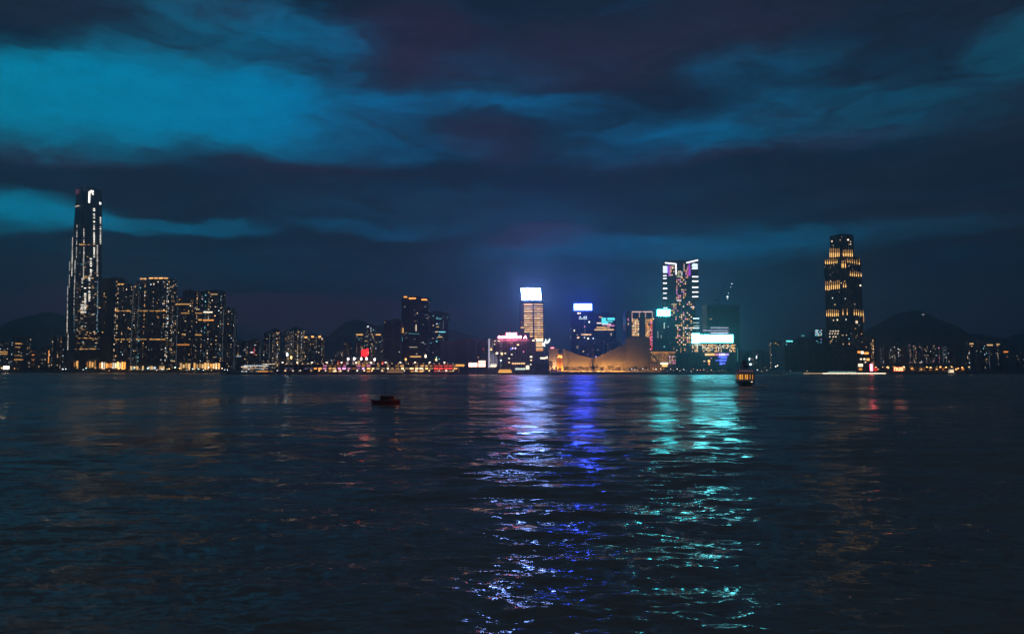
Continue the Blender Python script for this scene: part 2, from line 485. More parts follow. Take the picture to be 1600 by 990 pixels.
def tower(name, label, px0, px1, ptop, Y, depth=None, group=None, wall=0, prob=0.10, pal=HOME, power=1.5, floor_h=3.3, bay=4.2, notch=True,
          crown='plant', base=GROUND, seed=None, steps=(), sides=True, low=0.0, cat='apartment tower', dark=True):
    r = random.Random(seed if seed is not None else int(px0 * 13 + ptop * 7))
    pm = (ptop + 575) / 2
    xa, xb = P(px0, pm, Y).x, P(px1, pm, Y).x
    w = xb - xa; d = depth or max(14.0, min(w, 34.0))
    h = P((px0 + px1) / 2, ptop, Y).z - base
    t = thing(name, label, cat, ((xa + xb) / 2, Y + d / 2, base), 0.0, group)
    hw, hd = w / 2, d / 2
    wm = CONC[wall] if isinstance(wall, int) else wall
    roof_z = h if crown != 'plant' else h - min(5.0, h * 0.07)
    body = MB(); bays = []
    nb = max(1, int(round(w / 16.0))) if notch else 1
    bw = w / nb; gap = min(3.0, bw * 0.18) if nb > 1 else 0.0
    pts = [(-hw, hd), (-hw, -hd)]
    for b in range(nb):
        a, e = -hw + b * bw + (gap / 2 if b else 0), -hw + (b + 1) * bw - (gap / 2 if b < nb - 1 else 0)
        if b: pts.append((a, -hd + 2.6)); pts.append((a, -hd))
        if b < nb - 1: pts.append((e, -hd)); pts.append((e, -hd + 2.6))
        bays.append((a, e))
    pts += [(hw, -hd), (hw, hd)]
    body.prism(pts, 0, roof_z)
    body.build('wall', wm, t)
    lit, dk, lg = MB(), (MB() if dark else None), MB()
    z0 = max(5.0, low)
    for a, e in bays:
        facade(lit, dk, lg, r, 'x', -1, -hd, a + 0.5, e - 0.5, z0, roof_z - 1.5, floor_h, bay, prob, pal, power)
    if sides:
        s = 1 if (xa + xb) < 0 else -1
        facade(lit, dk, lg, r, 'y', s, s * hw, -hd + 1, hd - 1, z0, roof_z - 1.5, floor_h, bay, prob * 0.8, pal, power)
    lit.build('lit_window', LIT, t, stuff=True)
    if dk is not None: dk.build('dark_window', PANE, t, stuff=True)
    lg.build('floor_ledge', wm, t, stuff=True)
    par = MB()
    for sx, sy, lx, ly in ((0, -hd + 0.2, w + 0.3, 0.5), (0, hd - 0.2, w + 0.3, 0.5), (-hw + 0.2, 0, 0.5, d - 1), (hw - 0.2, 0, 0.5, d - 1)):
        par.box(sx, sy, roof_z + 0.55, lx, ly, 1.1)
    par.build('parapet', wm, t)
    if crown == 'plant':
        mb = MB(); pw = w * r.uniform(0.3, 0.55); ph = h - roof_z
        cx = r.uniform(-0.15, 0.15) * w
        mb.box(cx, 0, roof_z + ph / 2 + 0.01, pw, d * 0.5, ph)
        mb.box(cx + pw * 0.62, 1, roof_z + ph * 0.3, pw * 0.22, d * 0.3, ph * 0.6)
        mb.build('roof_plant_room', wm, t)
    t['hw'] = hw; t['hd'] = hd; t['h'] = h
    return t

def local(t, p):
    m = Matrix.Translation(t.location) @ Matrix.Rotation(t.rotation_euler[2], 4, 'Z')
    return m.inverted() @ p

def bar_at(t, name, px0, px1, py0, py1, col, power, proud=0.5, Y=None, sample=False, m=None, label=None, thick=0.6):
    """A lamp strip or screen on the front wall of an unrotated tower, as one part."""
    yf = Y if Y is not None else t.location.y - t['hd']
    a = local(t, P(px0, py1, yf)); b = local(t, P(px1, py0, yf))
    mb = MB(); yl = yf - t.location.y - proud
    mb.box((a.x + b.x) / 2, yl + thick / 2, (a.z + b.z) / 2, b.x - a.x, thick, b.z - a.z)
    key = 'lamp_%s_%.2f_%d' % ('_'.join('%.2f' % c for c in col), power, sample)
    return mb.build(name, m or emit(key, col, power, sample), t, label=label)

def lights_at(t, lst, Y=None, name='lit_window', w=None):
    """Small lit panes at given spots on the front wall: (px, py, width px, height px, colour, power)."""
    yf = Y if Y is not None else t.location.y - t['hd']
    mb = MB()
    for px, py, sw, sh, col, s in lst:
        a = local(t, P(px, py, yf)); k = yf / F
        mb.box(a.x, a.y - 0.25 + 0.02, a.z, sw * k, 0.5, sh * k, glow(col, s))
    return mb.build(name, LIT, t, stuff=True)

def region(r, px0, px1, py0, py1, dx, dy, prob, pal, power, fill=(0.6, 0.55)):
    out = []
    y = py0
    while y <= py1:
        x = px0
        while x <= px1:
            if r.random() < prob:
                out.append((x, y, dx * fill[0], dy * fill[1], pick(r, pal), power * (0.35 + 0.8 * r.random())))
            x += dx
        y += dy
    return out

# ------------------------------------------------------------------ faces of turned towers
class Turned:
    """A tower of square plan standing at an angle; lamps are set on either of its two near faces."""
    def __init__(s, name, label, cat, pcx, Y, half, rz, group=None):
        x = P(pcx, 560, Y).x
        s.t = thing(name, label, cat, (x, Y, GROUND), rz, group)
        s.half = half; s.rz = rz; s.Y = Y
    def on(s, px, py, face, half=None):
        """Local point where the sight line meets a face: 0 is the local -y face, 1 local -x, 2 local +x."""
        h = half if half is not None else s.half
        n = {0: Vector((0, -1, 0)), 1: Vector((-1, 0, 0)), 2: Vector((1, 0, 0))}[face]
        R = Matrix.Rotation(s.rz, 3, 'Z')
        nw = R @ n; p0 = Vector(s.t.location) + nw * h
        e = Vector((0, 0, EYE)); d = ray(px, py)
        tt = (p0 - e).dot(nw) / d.dot(nw)
        w = e + d * tt
        return R.transposed() @ (w - Vector(s.t.location)), n
    def strip(s, mb, px, py0, py1, wpx, face, half, col, thick=0.5):
        a, n = s.on(px, py1, face, half); b, _ = s.on(px, py0, face, half)
        c = (a + b) / 2 + n * 0.3
        u = Vector((0, 0, 1)).cross(n)
        mb.obox(c, u * (wpx * s.Y / F / 2), n * (thick / 2), (0, 0, (b.z - a.z) / 2), col)
# ------------------------------------------------------------------ the tallest tower, far left
def super_tower():
    rz = math.radians(53.6)
    T_ = Turned('super_tall_tower', 'tallest tower of the skyline, tapering, with dotted vertical light lines', 'skyscraper', 129.0, 1930, 30, rz)
    t = T_.t
    top = P(136, 296, 1930).z - GROUND
    prof = [(0, 36.0), (40, 33.5), (110, 31.0), (260, 28.5), (400, 25.5), (top - 16, 24.0)]
    def half(z):
        for (a, ha), (b, hb) in zip(prof[:-1], prof[1:]):
            if z <= b: return ha + (hb - ha) * (z - a) / (b - a)
        return prof[-1][1]
    def plan(h, n=4.5):
        return [(-h + n, -h), (h - n, -h), (h - n, -h + n), (h, -h + n), (h, h - n), (h - n, h - n), (h - n, h), (-h + n, h), (-h + n, h - n), (-h, h - n), (-h, -h + n), (-h + n, -h + n)]
    mb = MB()
    for (a, ha), (b, hb) in zip(prof[:-1], prof[1:]): mb.prism(plan(ha), a, b, pts_top=plan(hb))
    mb.build('wall', GLASSW, t)
    fin = MB()                                   # raised screen walls of the crown, one per side
    for k in range(4):
        c, s_ = math.cos(k * math.pi / 2), math.sin(k * math.pi / 2)
        hh = prof[-1][1]
        one('crown_screen', lambda q: q.obox((c * (hh - 0.6), s_ * (hh - 0.6), top - 8), (-s_ * (hh - 6), c * (hh - 6), 0), (c * 0.5, s_ * 0.5, 0), (0, 0, 8)), GLASSW, t)
    led = MB()
    z = 12.0
    while z < top - 20:
        h = half(z)
        for n in (Vector((0, -1, 0)), Vector((-1, 0, 0)), Vector((1, 0, 0)), Vector((0, 1, 0))):
            led.obox(n * (h - 0.1) + Vector((0, 0, z)), Vector((0, 0, 1)).cross(n) * (h - 5), n * 0.35, (0, 0, 0.22))
        z += 8.6
    led.build('floor_ledge', STEEL, t, stuff=True)
    lit = MB(); r = random.Random(11)
    def column(px, y0, y1, face, w=2.2, power=1.3, col=CREAM, slant=0.0, miss=0.08):
        y = y0
        while y < y1:
            zz = P(px, y, 1930).z - GROUND
            if r.random() > miss:
                T_.strip(lit, px + slant * (y - y0), y - 0.55, y + 0.55, w * 0.8 * (0.7 + 0.4 * r.random()), face, half(max(0, zz)) + 0.1, glow(col, power * 0.8 * (0.3 + 0.8 * r.random())), 0.5)
            y += 2.9
    WH = (1.0, 0.93, 0.80)
    for px, y0, y1, w, p in ((157, 340, 386, 2.6, 2.0), (147, 326, 404, 3.4, 2.3), (142, 404, 432, 3.8, 2.2), (139.5, 432, 470, 3.4, 2.0), (152, 384, 432, 2.4, 1.3),
                             (131, 358, 402, 2.2, 1.4), (130.5, 404, 436, 2.0, 1.1), (128.5, 436, 450, 2.6, 1.4), (133, 450, 488, 4.0, 2.1), (128.5, 476, 488, 6.0, 1.7)):
        column(px, y0, y1, 0, w, p, WH, miss=0.15)
    for y0, y1, px in ((440, 490, 152.5), (490, 515, 151.5)): column(px, y0, y1, 0, 1.8, 0.7, (0.45, 0.75, 1.0))
    for px, y0, y1, w, p in ((113.5, 372, 432, 2.6, 1.8), (120.5, 352, 402, 2.4, 1.5), (117.5, 408, 445, 2.2, 1.5), (109, 410, 450, 2.2, 1.4), (106, 448, 482, 2.4, 1.5),
                             (105.5, 484, 520, 2.8, 1.8), (106.5, 522, 548, 2.4, 1.5), (116.5, 446, 492, 2.2, 1.1)):
        column(px, y0, y1, 1, w, p, WH, slant=-0.02)
    column(116, 492, 520, 1, 2.0, 0.6, (0.45, 0.75, 1.0))
    # warm plant floors and scattered rooms
    for k in range(150):
        px, py = r.uniform(119, 156), 380 + 165 * r.random() ** 0.6
        zz = P(px, py, 1930).z - GROUND
        T_.strip(lit, px, py - 0.4, py + 0.4, r.choice((1.2, 2.0, 3.5)), 0, half(max(0, zz)) + 0.1, glow(pick(r, HOME), 0.9 * r.random() ** 2 + 0.06))
    for y, a, b in ((382, 125, 150), (434.5, 122, 150), (528, 122, 146), (545, 118, 150)):
        for k in range(9):
            px = a + (b - a) * r.random(); zz = P(px, y, 1930).z - GROUND
            T_.strip(lit, px, y - 0.5, y + 0.5, 3.4, 0, half(max(0, zz)) + 0.1, glow(GOLD, 0.9 * r.random() + 0.1))
    lit.build('lit_window', LIT, t, stuff=True)
    sg = MB()
    for px, y0, y1, w in ((139.5, 299, 317, 2.4), (143.5, 297.5, 301, 4.6), (145, 302.5, 304, 2.4)): T_.strip(sg, px, y0, y1, w, 0, half(top - 20) + 0.15, None)
    sg.build('crown_sign', emit('white_sign', (1.0, 0.93, 0.82), 2.2), t)
    sg = MB(); T_.strip(sg, 156.5, 316, 319.5, 2.6, 0, half(top - 20) + 0.15, None); sg.build('crown_lamp', emit('white_sign', (1, 1, 1), 1), t)
    for y, w, p, col in ((297, 13, 0.16, PINK), (299.5, 13, 0.12, PINK), (302.5, 13, 0.15, PINK), (322, 13, 1.1, CREAM), (333, 8, 0.12, PINK)):
        q = MB(); T_.strip(q, 121.0, y - 0.5, y + 0.5, w, 1, half(top - 22) + 0.15, None)
        q.build('light_band', emit('band_%d' % y, col, p), t)
    one('aircraft_lamp', lambda q: q.lathe(0, 0, [(0.8, top - 16), (0.9, top - 1), (0.5, top)], 8), STEEL, t)
super_tower()

# ------------------------------------------------------------------ left cluster of apartment towers
def crown_line(t, px0, px1, py, n, col=GOLD, power=1.6):
    for k in range(n):
        a = px0 + (px1 - px0) * k / n; b = px0 + (px1 - px0) * (k + 0.82) / n
        bar_at(t, 'crown_light', a, b, py - 0.9, py + 0.8, col, power * (0.7 + 0.5 * rng.random()), proud=0.9)

G1 = 'apartment towers beside the tallest tower'
tower('apartment_tower', 'dark slim tower close behind the right side of the tallest tower', 157, 184, 432, 2010, 40, G1, 3, prob=0.025, seed=1)
tower('apartment_tower', 'lit apartment tower with small gold cap, second right of the tallest tower', 178, 208, 441, 1905, 34, G1, 1, prob=0.16, seed=2)
a1 = tower('apartment_tower', 'dark apartment tower between the small gold cap and the long gold roof line', 209, 231, 437, 1925, 34, G1, 0, prob=0.17, seed=3)
a2 = tower('apartment_tower', 'brightest apartment tower under the long gold roof line', 232, 266, 433, 1905, 36, G1, 1, prob=0.30, power=1.9, seed=4)
for t in [o for o in C.objects if o.get('group') == G1][1:]:
    x = {2: (180, 207), 3: (211, 230), 4: (234, 262)}
for t, (xa, xb) in zip([o for o in C.objects if o.get('group') == G1][1:], ((180, 206), (211, 230), (233, 261))):
    for y in (485.5, 530.0):
        n = 3
        for k in range(n):
            if rng.random() < 0.9:
                bar_at(t, 'light_band', xa + (xb - xa) * (k + 0.05) / n, xa + (xb - xa) * (k + rng.uniform(0.7, 0.97)) / n, y - 0.7, y + 0.6, GOLD, rng.choice((0.45, 0.7, 1.0)), proud=0.7)
crown_line(a1, 219, 230, 435.5, 2, power=1.2); crown_line(a2, 233, 264, 434.5, 4, power=1.5)
t = [o for o in C.objects if o.get('group') == G1][1]
crown_line(t, 184, 194, 444, 2, power=1.0)
b1 = tower('apartment_tower', 'stepped tower with gold floors left of the twin with a bright gold bar', 272, 301, 462, 1900, 34, G1, 3, prob=0.13, pal=[(GOLD, 5), (WARM, 4), (CREAM, 2)], seed=6)
tower('apartment_tower', 'narrow dark top rising behind the stepped gold floored tower', 284, 300, 451, 1960, 22, G1, 0, prob=0.05, seed=7)
b2 = tower('apartment_tower', 'flat topped tower with bright gold bars at mid height', 302, 343, 452, 1890, 36, G1, 1, prob=0.17, seed=8)
tower('apartment_tower', 'lower dim tower at the right end of the left cluster', 344, 363, 479, 1910, 30, G1, 0, prob=0.09, pal=[(WARM, 3), (COOL, 3), (CREAM, 2)], seed=9)
for px0, px1, y, p in ((275, 297, 475, 0.7), (283, 296, 489, 0.5), (284, 290, 522, 0.8)): bar_at(b1, 'light_band', px0, px1, y - 0.7, y + 0.7, GOLD, p, 0.7)
for px0, px1, y, p, col in ((318, 332, 487.5, 1.9, CREAM), (305, 316, 489, 0.4, GOLD), (310, 315, 499.5, 1.2, GOLD), (317, 334, 500, 1.2, AMBER), (305, 315, 523, 0.6, GOLD), (329, 340, 459.5, 0.5, WARM)):
    bar_at(b2, 'light_band', px0, px1, y - 0.8, y + 0.8, col, p, 0.7)
bar_at(b1, 'light_band', 277, 296, 537.5, 539, AMBER, 0.7, 0.7)

# far left, low towers
G2 = 'low towers left of the tallest tower'
t = tower('apartment_tower', 'low tower with two gold bands cut by the left edge', -12, 13, 531, 2200, 24, G2, 0, prob=0.10, seed=21)
for y in (549.5, 552.6): bar_at(t, 'light_band', -8, 12, y - 0.6, y + 0.6, GOLD, 0.8, 0.6)
t = tower('office_tower', 'dim slab with a mast, second building from the left edge', 17, 39, 523, 2150, 26, G2, 3, prob=0.10, pal=[(GOLD, 2), (COOL, 2), (CREAM, 2)], seed=22)
for px0, px1, y, p in ((24, 33, 536.4, 0.9), (24, 32, 542, 0.5), (22, 36, 561.5, 0.8), (23, 34, 555, 0.3)): bar_at(t, 'light_band', px0, px1, y - 0.6, y + 0.6, GOLD, p, 0.6)
one('mast', lambda q: q.bar((-8, 0, t['h'] - 0.5), (-8, 0, t['h'] + 9), 0.35), STEEL, t)
tower('apartment_tower', 'short block with one amber strip, third from the left edge', 47, 56, 543, 2120, 18, G2, 1, prob=0.16, pal=[(AMBER, 3), (WARM, 3)], seed=23)
tower('apartment_tower', 'short pale block left of the bright orange strip', 63, 72, 541, 2120, 18, G2, 0, prob=0.08, seed=24)
t = tower('apartment_tower', 'short block carrying one bright vertical orange strip', 73, 79, 545, 2120, 16, G2, 3, prob=0.06, seed=25)
bar_at(t, 'light_strip', 75.2, 77.3, 547, 567, AMBER, 1.1, 0.5)
tower('apartment_tower', 'block with scattered gold rooms at the left foot of the tallest tower', 80, 96, 523, 2080, 22, G2, 1, prob=0.20, seed=26)
tower('apartment_tower', 'lower block with gold rooms touching the tallest tower', 97, 110, 538, 2060, 20, G2, 0, prob=0.2, seed=27)

# middle distance blocks between the left cluster and the dark tower
G3 = 'distant blocks behind the long pier'
for i, (a, b, y, pr, lab) in enumerate((
        (368, 384, 530, 0.16, 'low distant block with one vertical line of rooms beside the left cluster'),
        (388, 404, 528, 0.14, 'low distant block with a red and white lamp on its corner'),
        (411, 422, 518, 0.26, 'left narrow tower of a distant pair with gold edges'),
        (423, 435, 513, 0.34, 'right narrow tower of a distant pair with gold edges'),
        (445, 454, 514, 0.34, 'distant tower left of the tallest of its row'),
        (455, 463, 510, 0.42, 'tallest and brightest tower of the distant row behind the pier'),
        (464, 472, 512, 0.36, 'distant tower right of the tallest of its row'),
        (474, 482, 524, 0.24, 'left of three distant towers capped with a gold lamp'),
        (484, 493, 523, 0.24, 'middle of three distant towers capped with a gold lamp'),
        (495, 504, 523, 0.26, 'right of three distant towers capped with a gold lamp'),
        (523, 533, 545, 0.20, 'small distant block left of the red neon columns'),
        (536, 548, 533, 0.22, 'grey distant block behind and left of the red neon columns'),
        (556, 569, 516, 0.12, 'distant slab with a gold band behind the red neon columns'),
        (571, 584, 506, 0.12, 'distant slab with a lamp on its peak behind the red neon columns'),
        (586, 597, 520, 0.14, 'distant slab with a gold corner lamp beside the dark block'))):
    t = tower('apartment_tower', lab, a, b, y, 2250 + 14 * (i % 3), 20, G3, i % 4, prob=pr, power=1.9, seed=40 + i, bay=4.0)
    if i in (7, 8, 9): bar_at(t, 'crown_light', (a + b) / 2 - 2, (a + b) / 2 + 2, y + 1.5, y + 4, GOLD, 1.6, 0.8)
    if i in (12, 14): bar_at(t, 'light_band', a + 1, b - 2, 521.7, 523.4, GOLD, 1.2, 0.7)
    if i == 13: bar_at(t, 'crown_light', 574, 576, 509, 511, COOL, 1.6, 0.7)
    if i == 1: bar_at(t, 'light_band', 391, 396, 549.5, 551, (1, 0.8, 0.8), 1.4, 0.7); bar_at(t, 'light_strip', 396.6, 398, 543, 554, REDL, 0.5, 0.7)
    if i == 0: bar_at(t, 'light_band', 365.5, 377, 555.6, 557, COOL, 0.5, 0.9)

# dark hotel tower with the gold crown
G4 = 'dark towers behind the long pier'
tower('office_tower', 'unlit square block left of the gold crowned dark tower', 599, 626, 497, 1480, 34, G4, 0, prob=0.015, seed=60)
t = tower('hotel_tower', 'dark tower topped by three gold bars above a wide base', 627, 669, 462, 1500, 38, G4, GLASSW, prob=0.05, pal=[(CREAM, 4), (COOL, 2), (CYAN, 2), (WARM, 2)], seed=61, power=0.8)
for a, b, y in ((631, 636, 463.8), (639, 650, 466.0), (658.5, 667, 468.0)): bar_at(t, 'crown_light', a, b, y - 1.0, y + 1.0, AMBER, 1.5, 0.7)
for a, b, y0, y1, col, p in ((641, 658, 556, 557.6, GOLD, 0.9), (649.6, 650.8, 507, 517, CREAM, 1.0), (629, 630.6, 512, 520, GOLD, 0.8), (627.5, 629, 526, 533, CYAN, 0.3),
                            (640, 652, 541.5, 542.6, CREAM, 0.4), (638, 655, 520.5, 521.6, CYAN, 0.18), (614.9, 616, 550, 558, CREAM, 0.0)):
    if p: bar_at(t, 'light_band', a, b, y0, y1, col, p, 0.7)
t = tower('office_tower', 'dark glass tower with cyan floors right of the gold crowned one', 669, 700, 485, 1530, 38, G4, GLASSW, prob=0.06, pal=[(CREAM, 2), (CYAN, 5), (COOL, 2)], seed=62)
for a, b, y, col, p in ((686, 696, 518.4, CYAN, 0.9), (680, 685, 518.2, CREAM, 0.6), (684, 691, 526.2, WARM, 0.7), (681, 690, 497.6, CYAN, 0.3), (682, 686, 510.4, WARM, 0.5)):
    bar_at(t, 'light_band', a, b, y - 0.7, y + 0.7, col, p, 0.7)
def louvre_block(label, px0, px1, ptop, Y, rows, wall, seed, glowk=0.02):
    t = tower('office_block', label, px0, px1, ptop, Y, 30, 'slatted blocks beside the pink signed hotel', wall, prob=0.0, seed=seed, crown='flat', notch=False, dark=False)
    w = t['hw'] * 2; h = t['h']
    for k in range(rows):                         # each balcony parapet across the front is a slat of its own
        z = 6 + (h - 9) * k / (rows - 1)
        one('balcony_slat', lambda q: q.box(0, -t['hd'] - 0.7, z, w - 1.0, 1.2, (h - 9) / rows * 0.5), CONC[2], t)
    return t
louvre_block('pale block with horizontal balcony slats right of the cyan floored tower', 688, 714, 534, 1330, 12, 2, 63)
louvre_block('wider grey block with faint slats behind the white billboards', 715, 744, 530, 1345, 12, 1, 64)
t = tower('office_block', 'red lit brick block squeezed beside the pink signed hotel', 745, 762, 531, 1310, 24, None, 3, prob=0.12, pal=[(AMBER, 3), (REDL, 3)], power=0.5, seed=65)

# ------------------------------------------------------------------ pink signed hotel
def seven_text(t, name, body, px0, px1, py0, py1, m, Y, depth=0.8):
    cu = bpy.data.curves.new(name, 'FONT'); cu.body = body; cu.extrude = depth / 2; cu.resolution_u = 2; cu.size = 1.0; cu.offset = 0.012
    tmp = bpy.data.objects.new(name + '_tmp', cu); C.objects.link(tmp)
    bpy.context.view_layer.update()
    me = bpy.data.meshes.new_from_object(tmp.evaluated_get(bpy.context.evaluated_depsgraph_get()))
    bpy.data.objects.remove(tmp)
    a = P(px0, py1, Y); b = P(px1, py0, Y)
    co = np.array([v.co[:] for v in me.vertices]); lo, hi = co.min(0), co.max(0)
    sx = (b.x - a.x) / (hi[0] - lo[0]); sz = (b.z - a.z) / (hi[1] - lo[1])
    loc = Vector(t.location)
    for v in me.vertices:
        x, y, z = v.co
        v.co = (a.x + (x - lo[0]) * sx - loc.x, Y - loc.y - 0.9 - z, a.z + (y - lo[1]) * sz - loc.z)
    me.update()
    if sum(p.normal.y * p.area for p in me.polygons if abs(p.normal.y) > 0.9 and p.center.y < Y - loc.y - 0.9) > 0: me.flip_normals()
    me.materials.clear(); me.materials.append(m)
    o = bpy.data.objects.new(name, me); C.objects.link(o); o.parent = t
    return o
PINKSIGN = emit('pink_sign', (1.0, 0.22, 0.38), 26.0, True)
t = tower('waterfront_hotel', 'wide low hotel washed pink by two rows of glowing roof letters', 763, 836, 531, 1235, 40, None, 2, prob=0.055, pal=[(CREAM, 4), (WARM, 3), (VIOLET, 2)], seed=70, crown='flat', notch=False, bay=4.6, power=1.8)
H0 = t
seven_text(t, 'roof_letters', 'OOIOOOOO', 778, 815, 524.4, 528.6, PINKSIGN, 1232.5)
seven_text(t, 'roof_letters', 'A', 818, 823.5, 524.2, 528.6, PINKSIGN, 1232.5)
seven_text(t, 'roof_letters', 'IIOOI', 791, 807, 519.6, 523.4, PINKSIGN, 1233)
fr = MB()
for px in (780, 790, 800, 810, 820):
    a = local(t, P(px, 531, 1234)); fr.bar((a.x, a.y, a.z - 1), (a.x, a.y, a.z + 11), 0.25)
for py in (525.5, 521):
    a = local(t, P(779, py, 1234)); b = local(t, P(823, py, 1234)); fr.bar(a, b, 0.2)
fr.build('sign_frame', DARK, t)
bar_at(t, 'light_strip', 763.0, 765.6, 529, 574, (0.85, 0.8, 1.0), 0.42, 0.7)
lights_at(t, [(767.5, 546.2, 3.2, 1.6, WARM, 1.6), (767.5, 543.6, 2.4, 1.0, GOLD, 1.0), (776.5, 551.5, 3.2, 2.2, CREAM, 2.2), (784, 552, 3.2, 2.2, WARM, 2.0), (789.5, 551.7, 3, 1.2, CREAM, 1.0),
              (784.5, 554.4, 3, 1.0, WARM, 0.6), (809.3, 538.4, 3.4, 1.6, WARM, 1.6), (801, 543.8, 1.6, 2.0, (0.8, 0.6, 1.0), 1.8), (805.3, 543.8, 2.0, 1.8, (0.8, 0.6, 1.0), 1.8), (798.4, 545.0, 1.0, 3.4, BLUE, 1.2),
              (829.8, 557.2, 3.2, 2.0, CREAM, 1.8), (829.8, 562.5, 2.6, 1.8, WARM, 1.2), (818, 549.3, 2, 1.4, PINK, 1.0), (833.5, 531.8, 3, 2.0, CREAM, 1.6), (779.5, 532.4, 3, 1.2, CREAM, 1.2), (773.4, 532.6, 1.4, 1.6, CREAM, 1.0), (772.8, 537.6, 1.4, 1.6, CREAM, 0.9)])
for k in range(6): bar_at(t, 'canopy_light', 800 + k * 3.5, 802.6 + k * 3.5, 566.8, 568.4, WARM, 1.5, 1.2)
for k in range(6):        # pale grid of the stair tower at the left end
    y = 553.5 + k * 3.3
    bar_at(t, 'grid_bar', 766.4, 775 + (k > 1) * 3, y - 0.35, y + 0.35, (0.8, 0.72, 1.0), 0.22 + 0.05 * k, 0.8)
for k in range(3): bar_at(t, 'grid_bar', 767.2 + k * 3.7, 767.9 + k * 3.7, 553, 569, (0.8, 0.72, 1.0), 0.25, 0.9)
bar_at(t, 'shop_front', 766.5, 775.5, 568.8, 573.0, CREAM, 1.3, 1.0)

# ------------------------------------------------------------------ gold striped office tower with the white screen
t = tower('office_tower', 'gold striped office tower carrying a large white roof screen', 812, 850, 473, 1330, 36, 'towers with lit roof screens', GLASSW, prob=0.0, seed=80, crown='flat', notch=False, dark=False)
SCREEN1 = emit('white_blue_screen', (14.0, 25.0, 76.0), 1.0, True)
r = random.Random(80)
for k in range(16):
    y = 475.5 + k * 3.55
    for a, b in ((818.5, 832.2), (834.2, 848.2)):
        x0 = a + k * 0.06; x1 = b + k * 0.06
        if k >= 13: 
            if a < 830: x0 = 828
            if k == 15 and a < 830: continue
        nseg = 3
        for q in range(nseg):
            u0 = x0 + (x1 - x0) * q / nseg; u1 = x0 + (x1 - x0) * (q + 1) / nseg - 0.25
            bar_at(t, 'lit_floor', u0, u1, y - 0.95, y + 0.75, GOLD if r.random() < 0.4 else WARM, r.choice((0.7, 0.9, 1.1, 1.35)), 0.45)
for y0, y1, p, col in ((529.5, 533.5, 1.7, CREAM), (535, 541.5, 0.85, WARM), (543.5, 545, 1.0, WARM), (545.6, 548, 0.7, AMBER)):
    bar_at(t, 'lit_floor', 837.5, 848.4, y0, y1, col, p, 0.5)
for k in range(18):
    a = local(t, P(812.5, 473 + k * 5.4, 1330)); b = local(t, P(849.5, 473 + k * 5.4, 1330))
    one('spandrel', lambda q: q.box((a.x + b.x) / 2, -t['hd'] - 0.4, a.z, b.x - a.x, 0.7, 0.7), DARK, t)
def screen(t, px0, px1, py0, py1, Y, m, slant=0.0, name='roof_screen'):
    a = local(t, P(px0, py1, Y)); b = local(t, P(px1, py0, Y)); k = Y / F * slant
    mb = MB(); n = 0
    f, bk = a.y - 0.6, a.y + 0.6
    q = [(a.x + k, f, a.z), (b.x + k, f, a.z), (b.x, f, b.z), (a.x, f, b.z)]
    q2 = [(x, bk, z) for x, _, z in q]
    mb.v = q + q2
    mb.f = [(0, 1, 2, 3)]; mb.c = [None]
    s_ = mb.build(name, m, t)
    cs = MB(); cs.v = q2 + [(x, bk + 1.6, z) for x, _, z in q]
    cs.f = [(0, 3, 2, 1)[::-1], (4, 7, 6, 5), (0, 4, 5, 1), (1, 5, 6, 2), (2, 6, 7, 3), (3, 7, 4, 0)]; cs.c = [None] * 6
    c_ = cs.build('screen_case', DARK, s_)
    lg = MB(); base = local(t, P(px0, py1 + 8, Y)).z
    for u in (0.12, 0.5, 0.88):
        x = a.x + (b.x - a.x) * u
        lg.bar((x, bk + 1.9, min(base, t['h'])), (x, bk + 1.9, b.z - 1), 0.35)
    lg.build('screen_frame', DARK, t)
    return s_
screen(t, 814.0, 844.2, 450.2, 468.6, 1331, SCREEN1, slant=1.6)
lights_at(t, [(816, 511.2, 5, 1.6, WARM, 1.2), (815, 503, 1.2, 1.2, GOLD, 0.5)], name='lamp')

# white neon leaf beside it
t = thing('neon_sign', 'white neon leaf sign right of the gold striped tower', 'neon sign', P(854, 577, 1300))
t.location.z = GROUND
def leaf(px, py, rx, ry, ang):
    a = local(t, P(px, py, 1300)); k = 1300 / F
    mb = MB(); pts = []
    ca, sa = math.cos(ang), math.sin(ang)
    for i in range(10):
        th = 2 * math.pi * i / 10; x, z = rx * k * math.cos(th), ry * k * math.sin(th)
        pts.append((a.x + x * ca - z * sa, a.z + x * sa + z * ca))
    mb.v = [(x, -0.6, z) for x, z in pts] + [(x, 0.6, z) for x, z in pts]
    n = 10; mb.f = [tuple(range(n)), tuple(range(2 * n - 1, n - 1, -1))] + [(i, i + n, (i + 1) % n + n, (i + 1) % n) for i in range(n)]
    mb.c = [None] * len(mb.f)
    mb.build('neon_leaf', emit('neon_white', (0.85, 1.0, 0.92), 3.0, True), t)
for v in ((849.2, 537.5, 1.7, 2.2, 0.2), (852, 534.6, 1.8, 2.0, 0.5), (855, 534.8, 2.2, 1.6, 0.3), (857.6, 532.4, 1.2, 2.3, -0.4), (853, 531, 0.8, 1.7, 0.5), (858.6, 530.2, 0.8, 1.4, -0.2), (850.8, 540, 1.3, 1.0, 0)): leaf(*v)
one('mast', lambda q: (q.bar((0, 1.2, 0), (0, 1.2, 50), 0.6), q.bar((-5, 1.2, 44), (5, 1.2, 50), 0.3)), DARK, t)

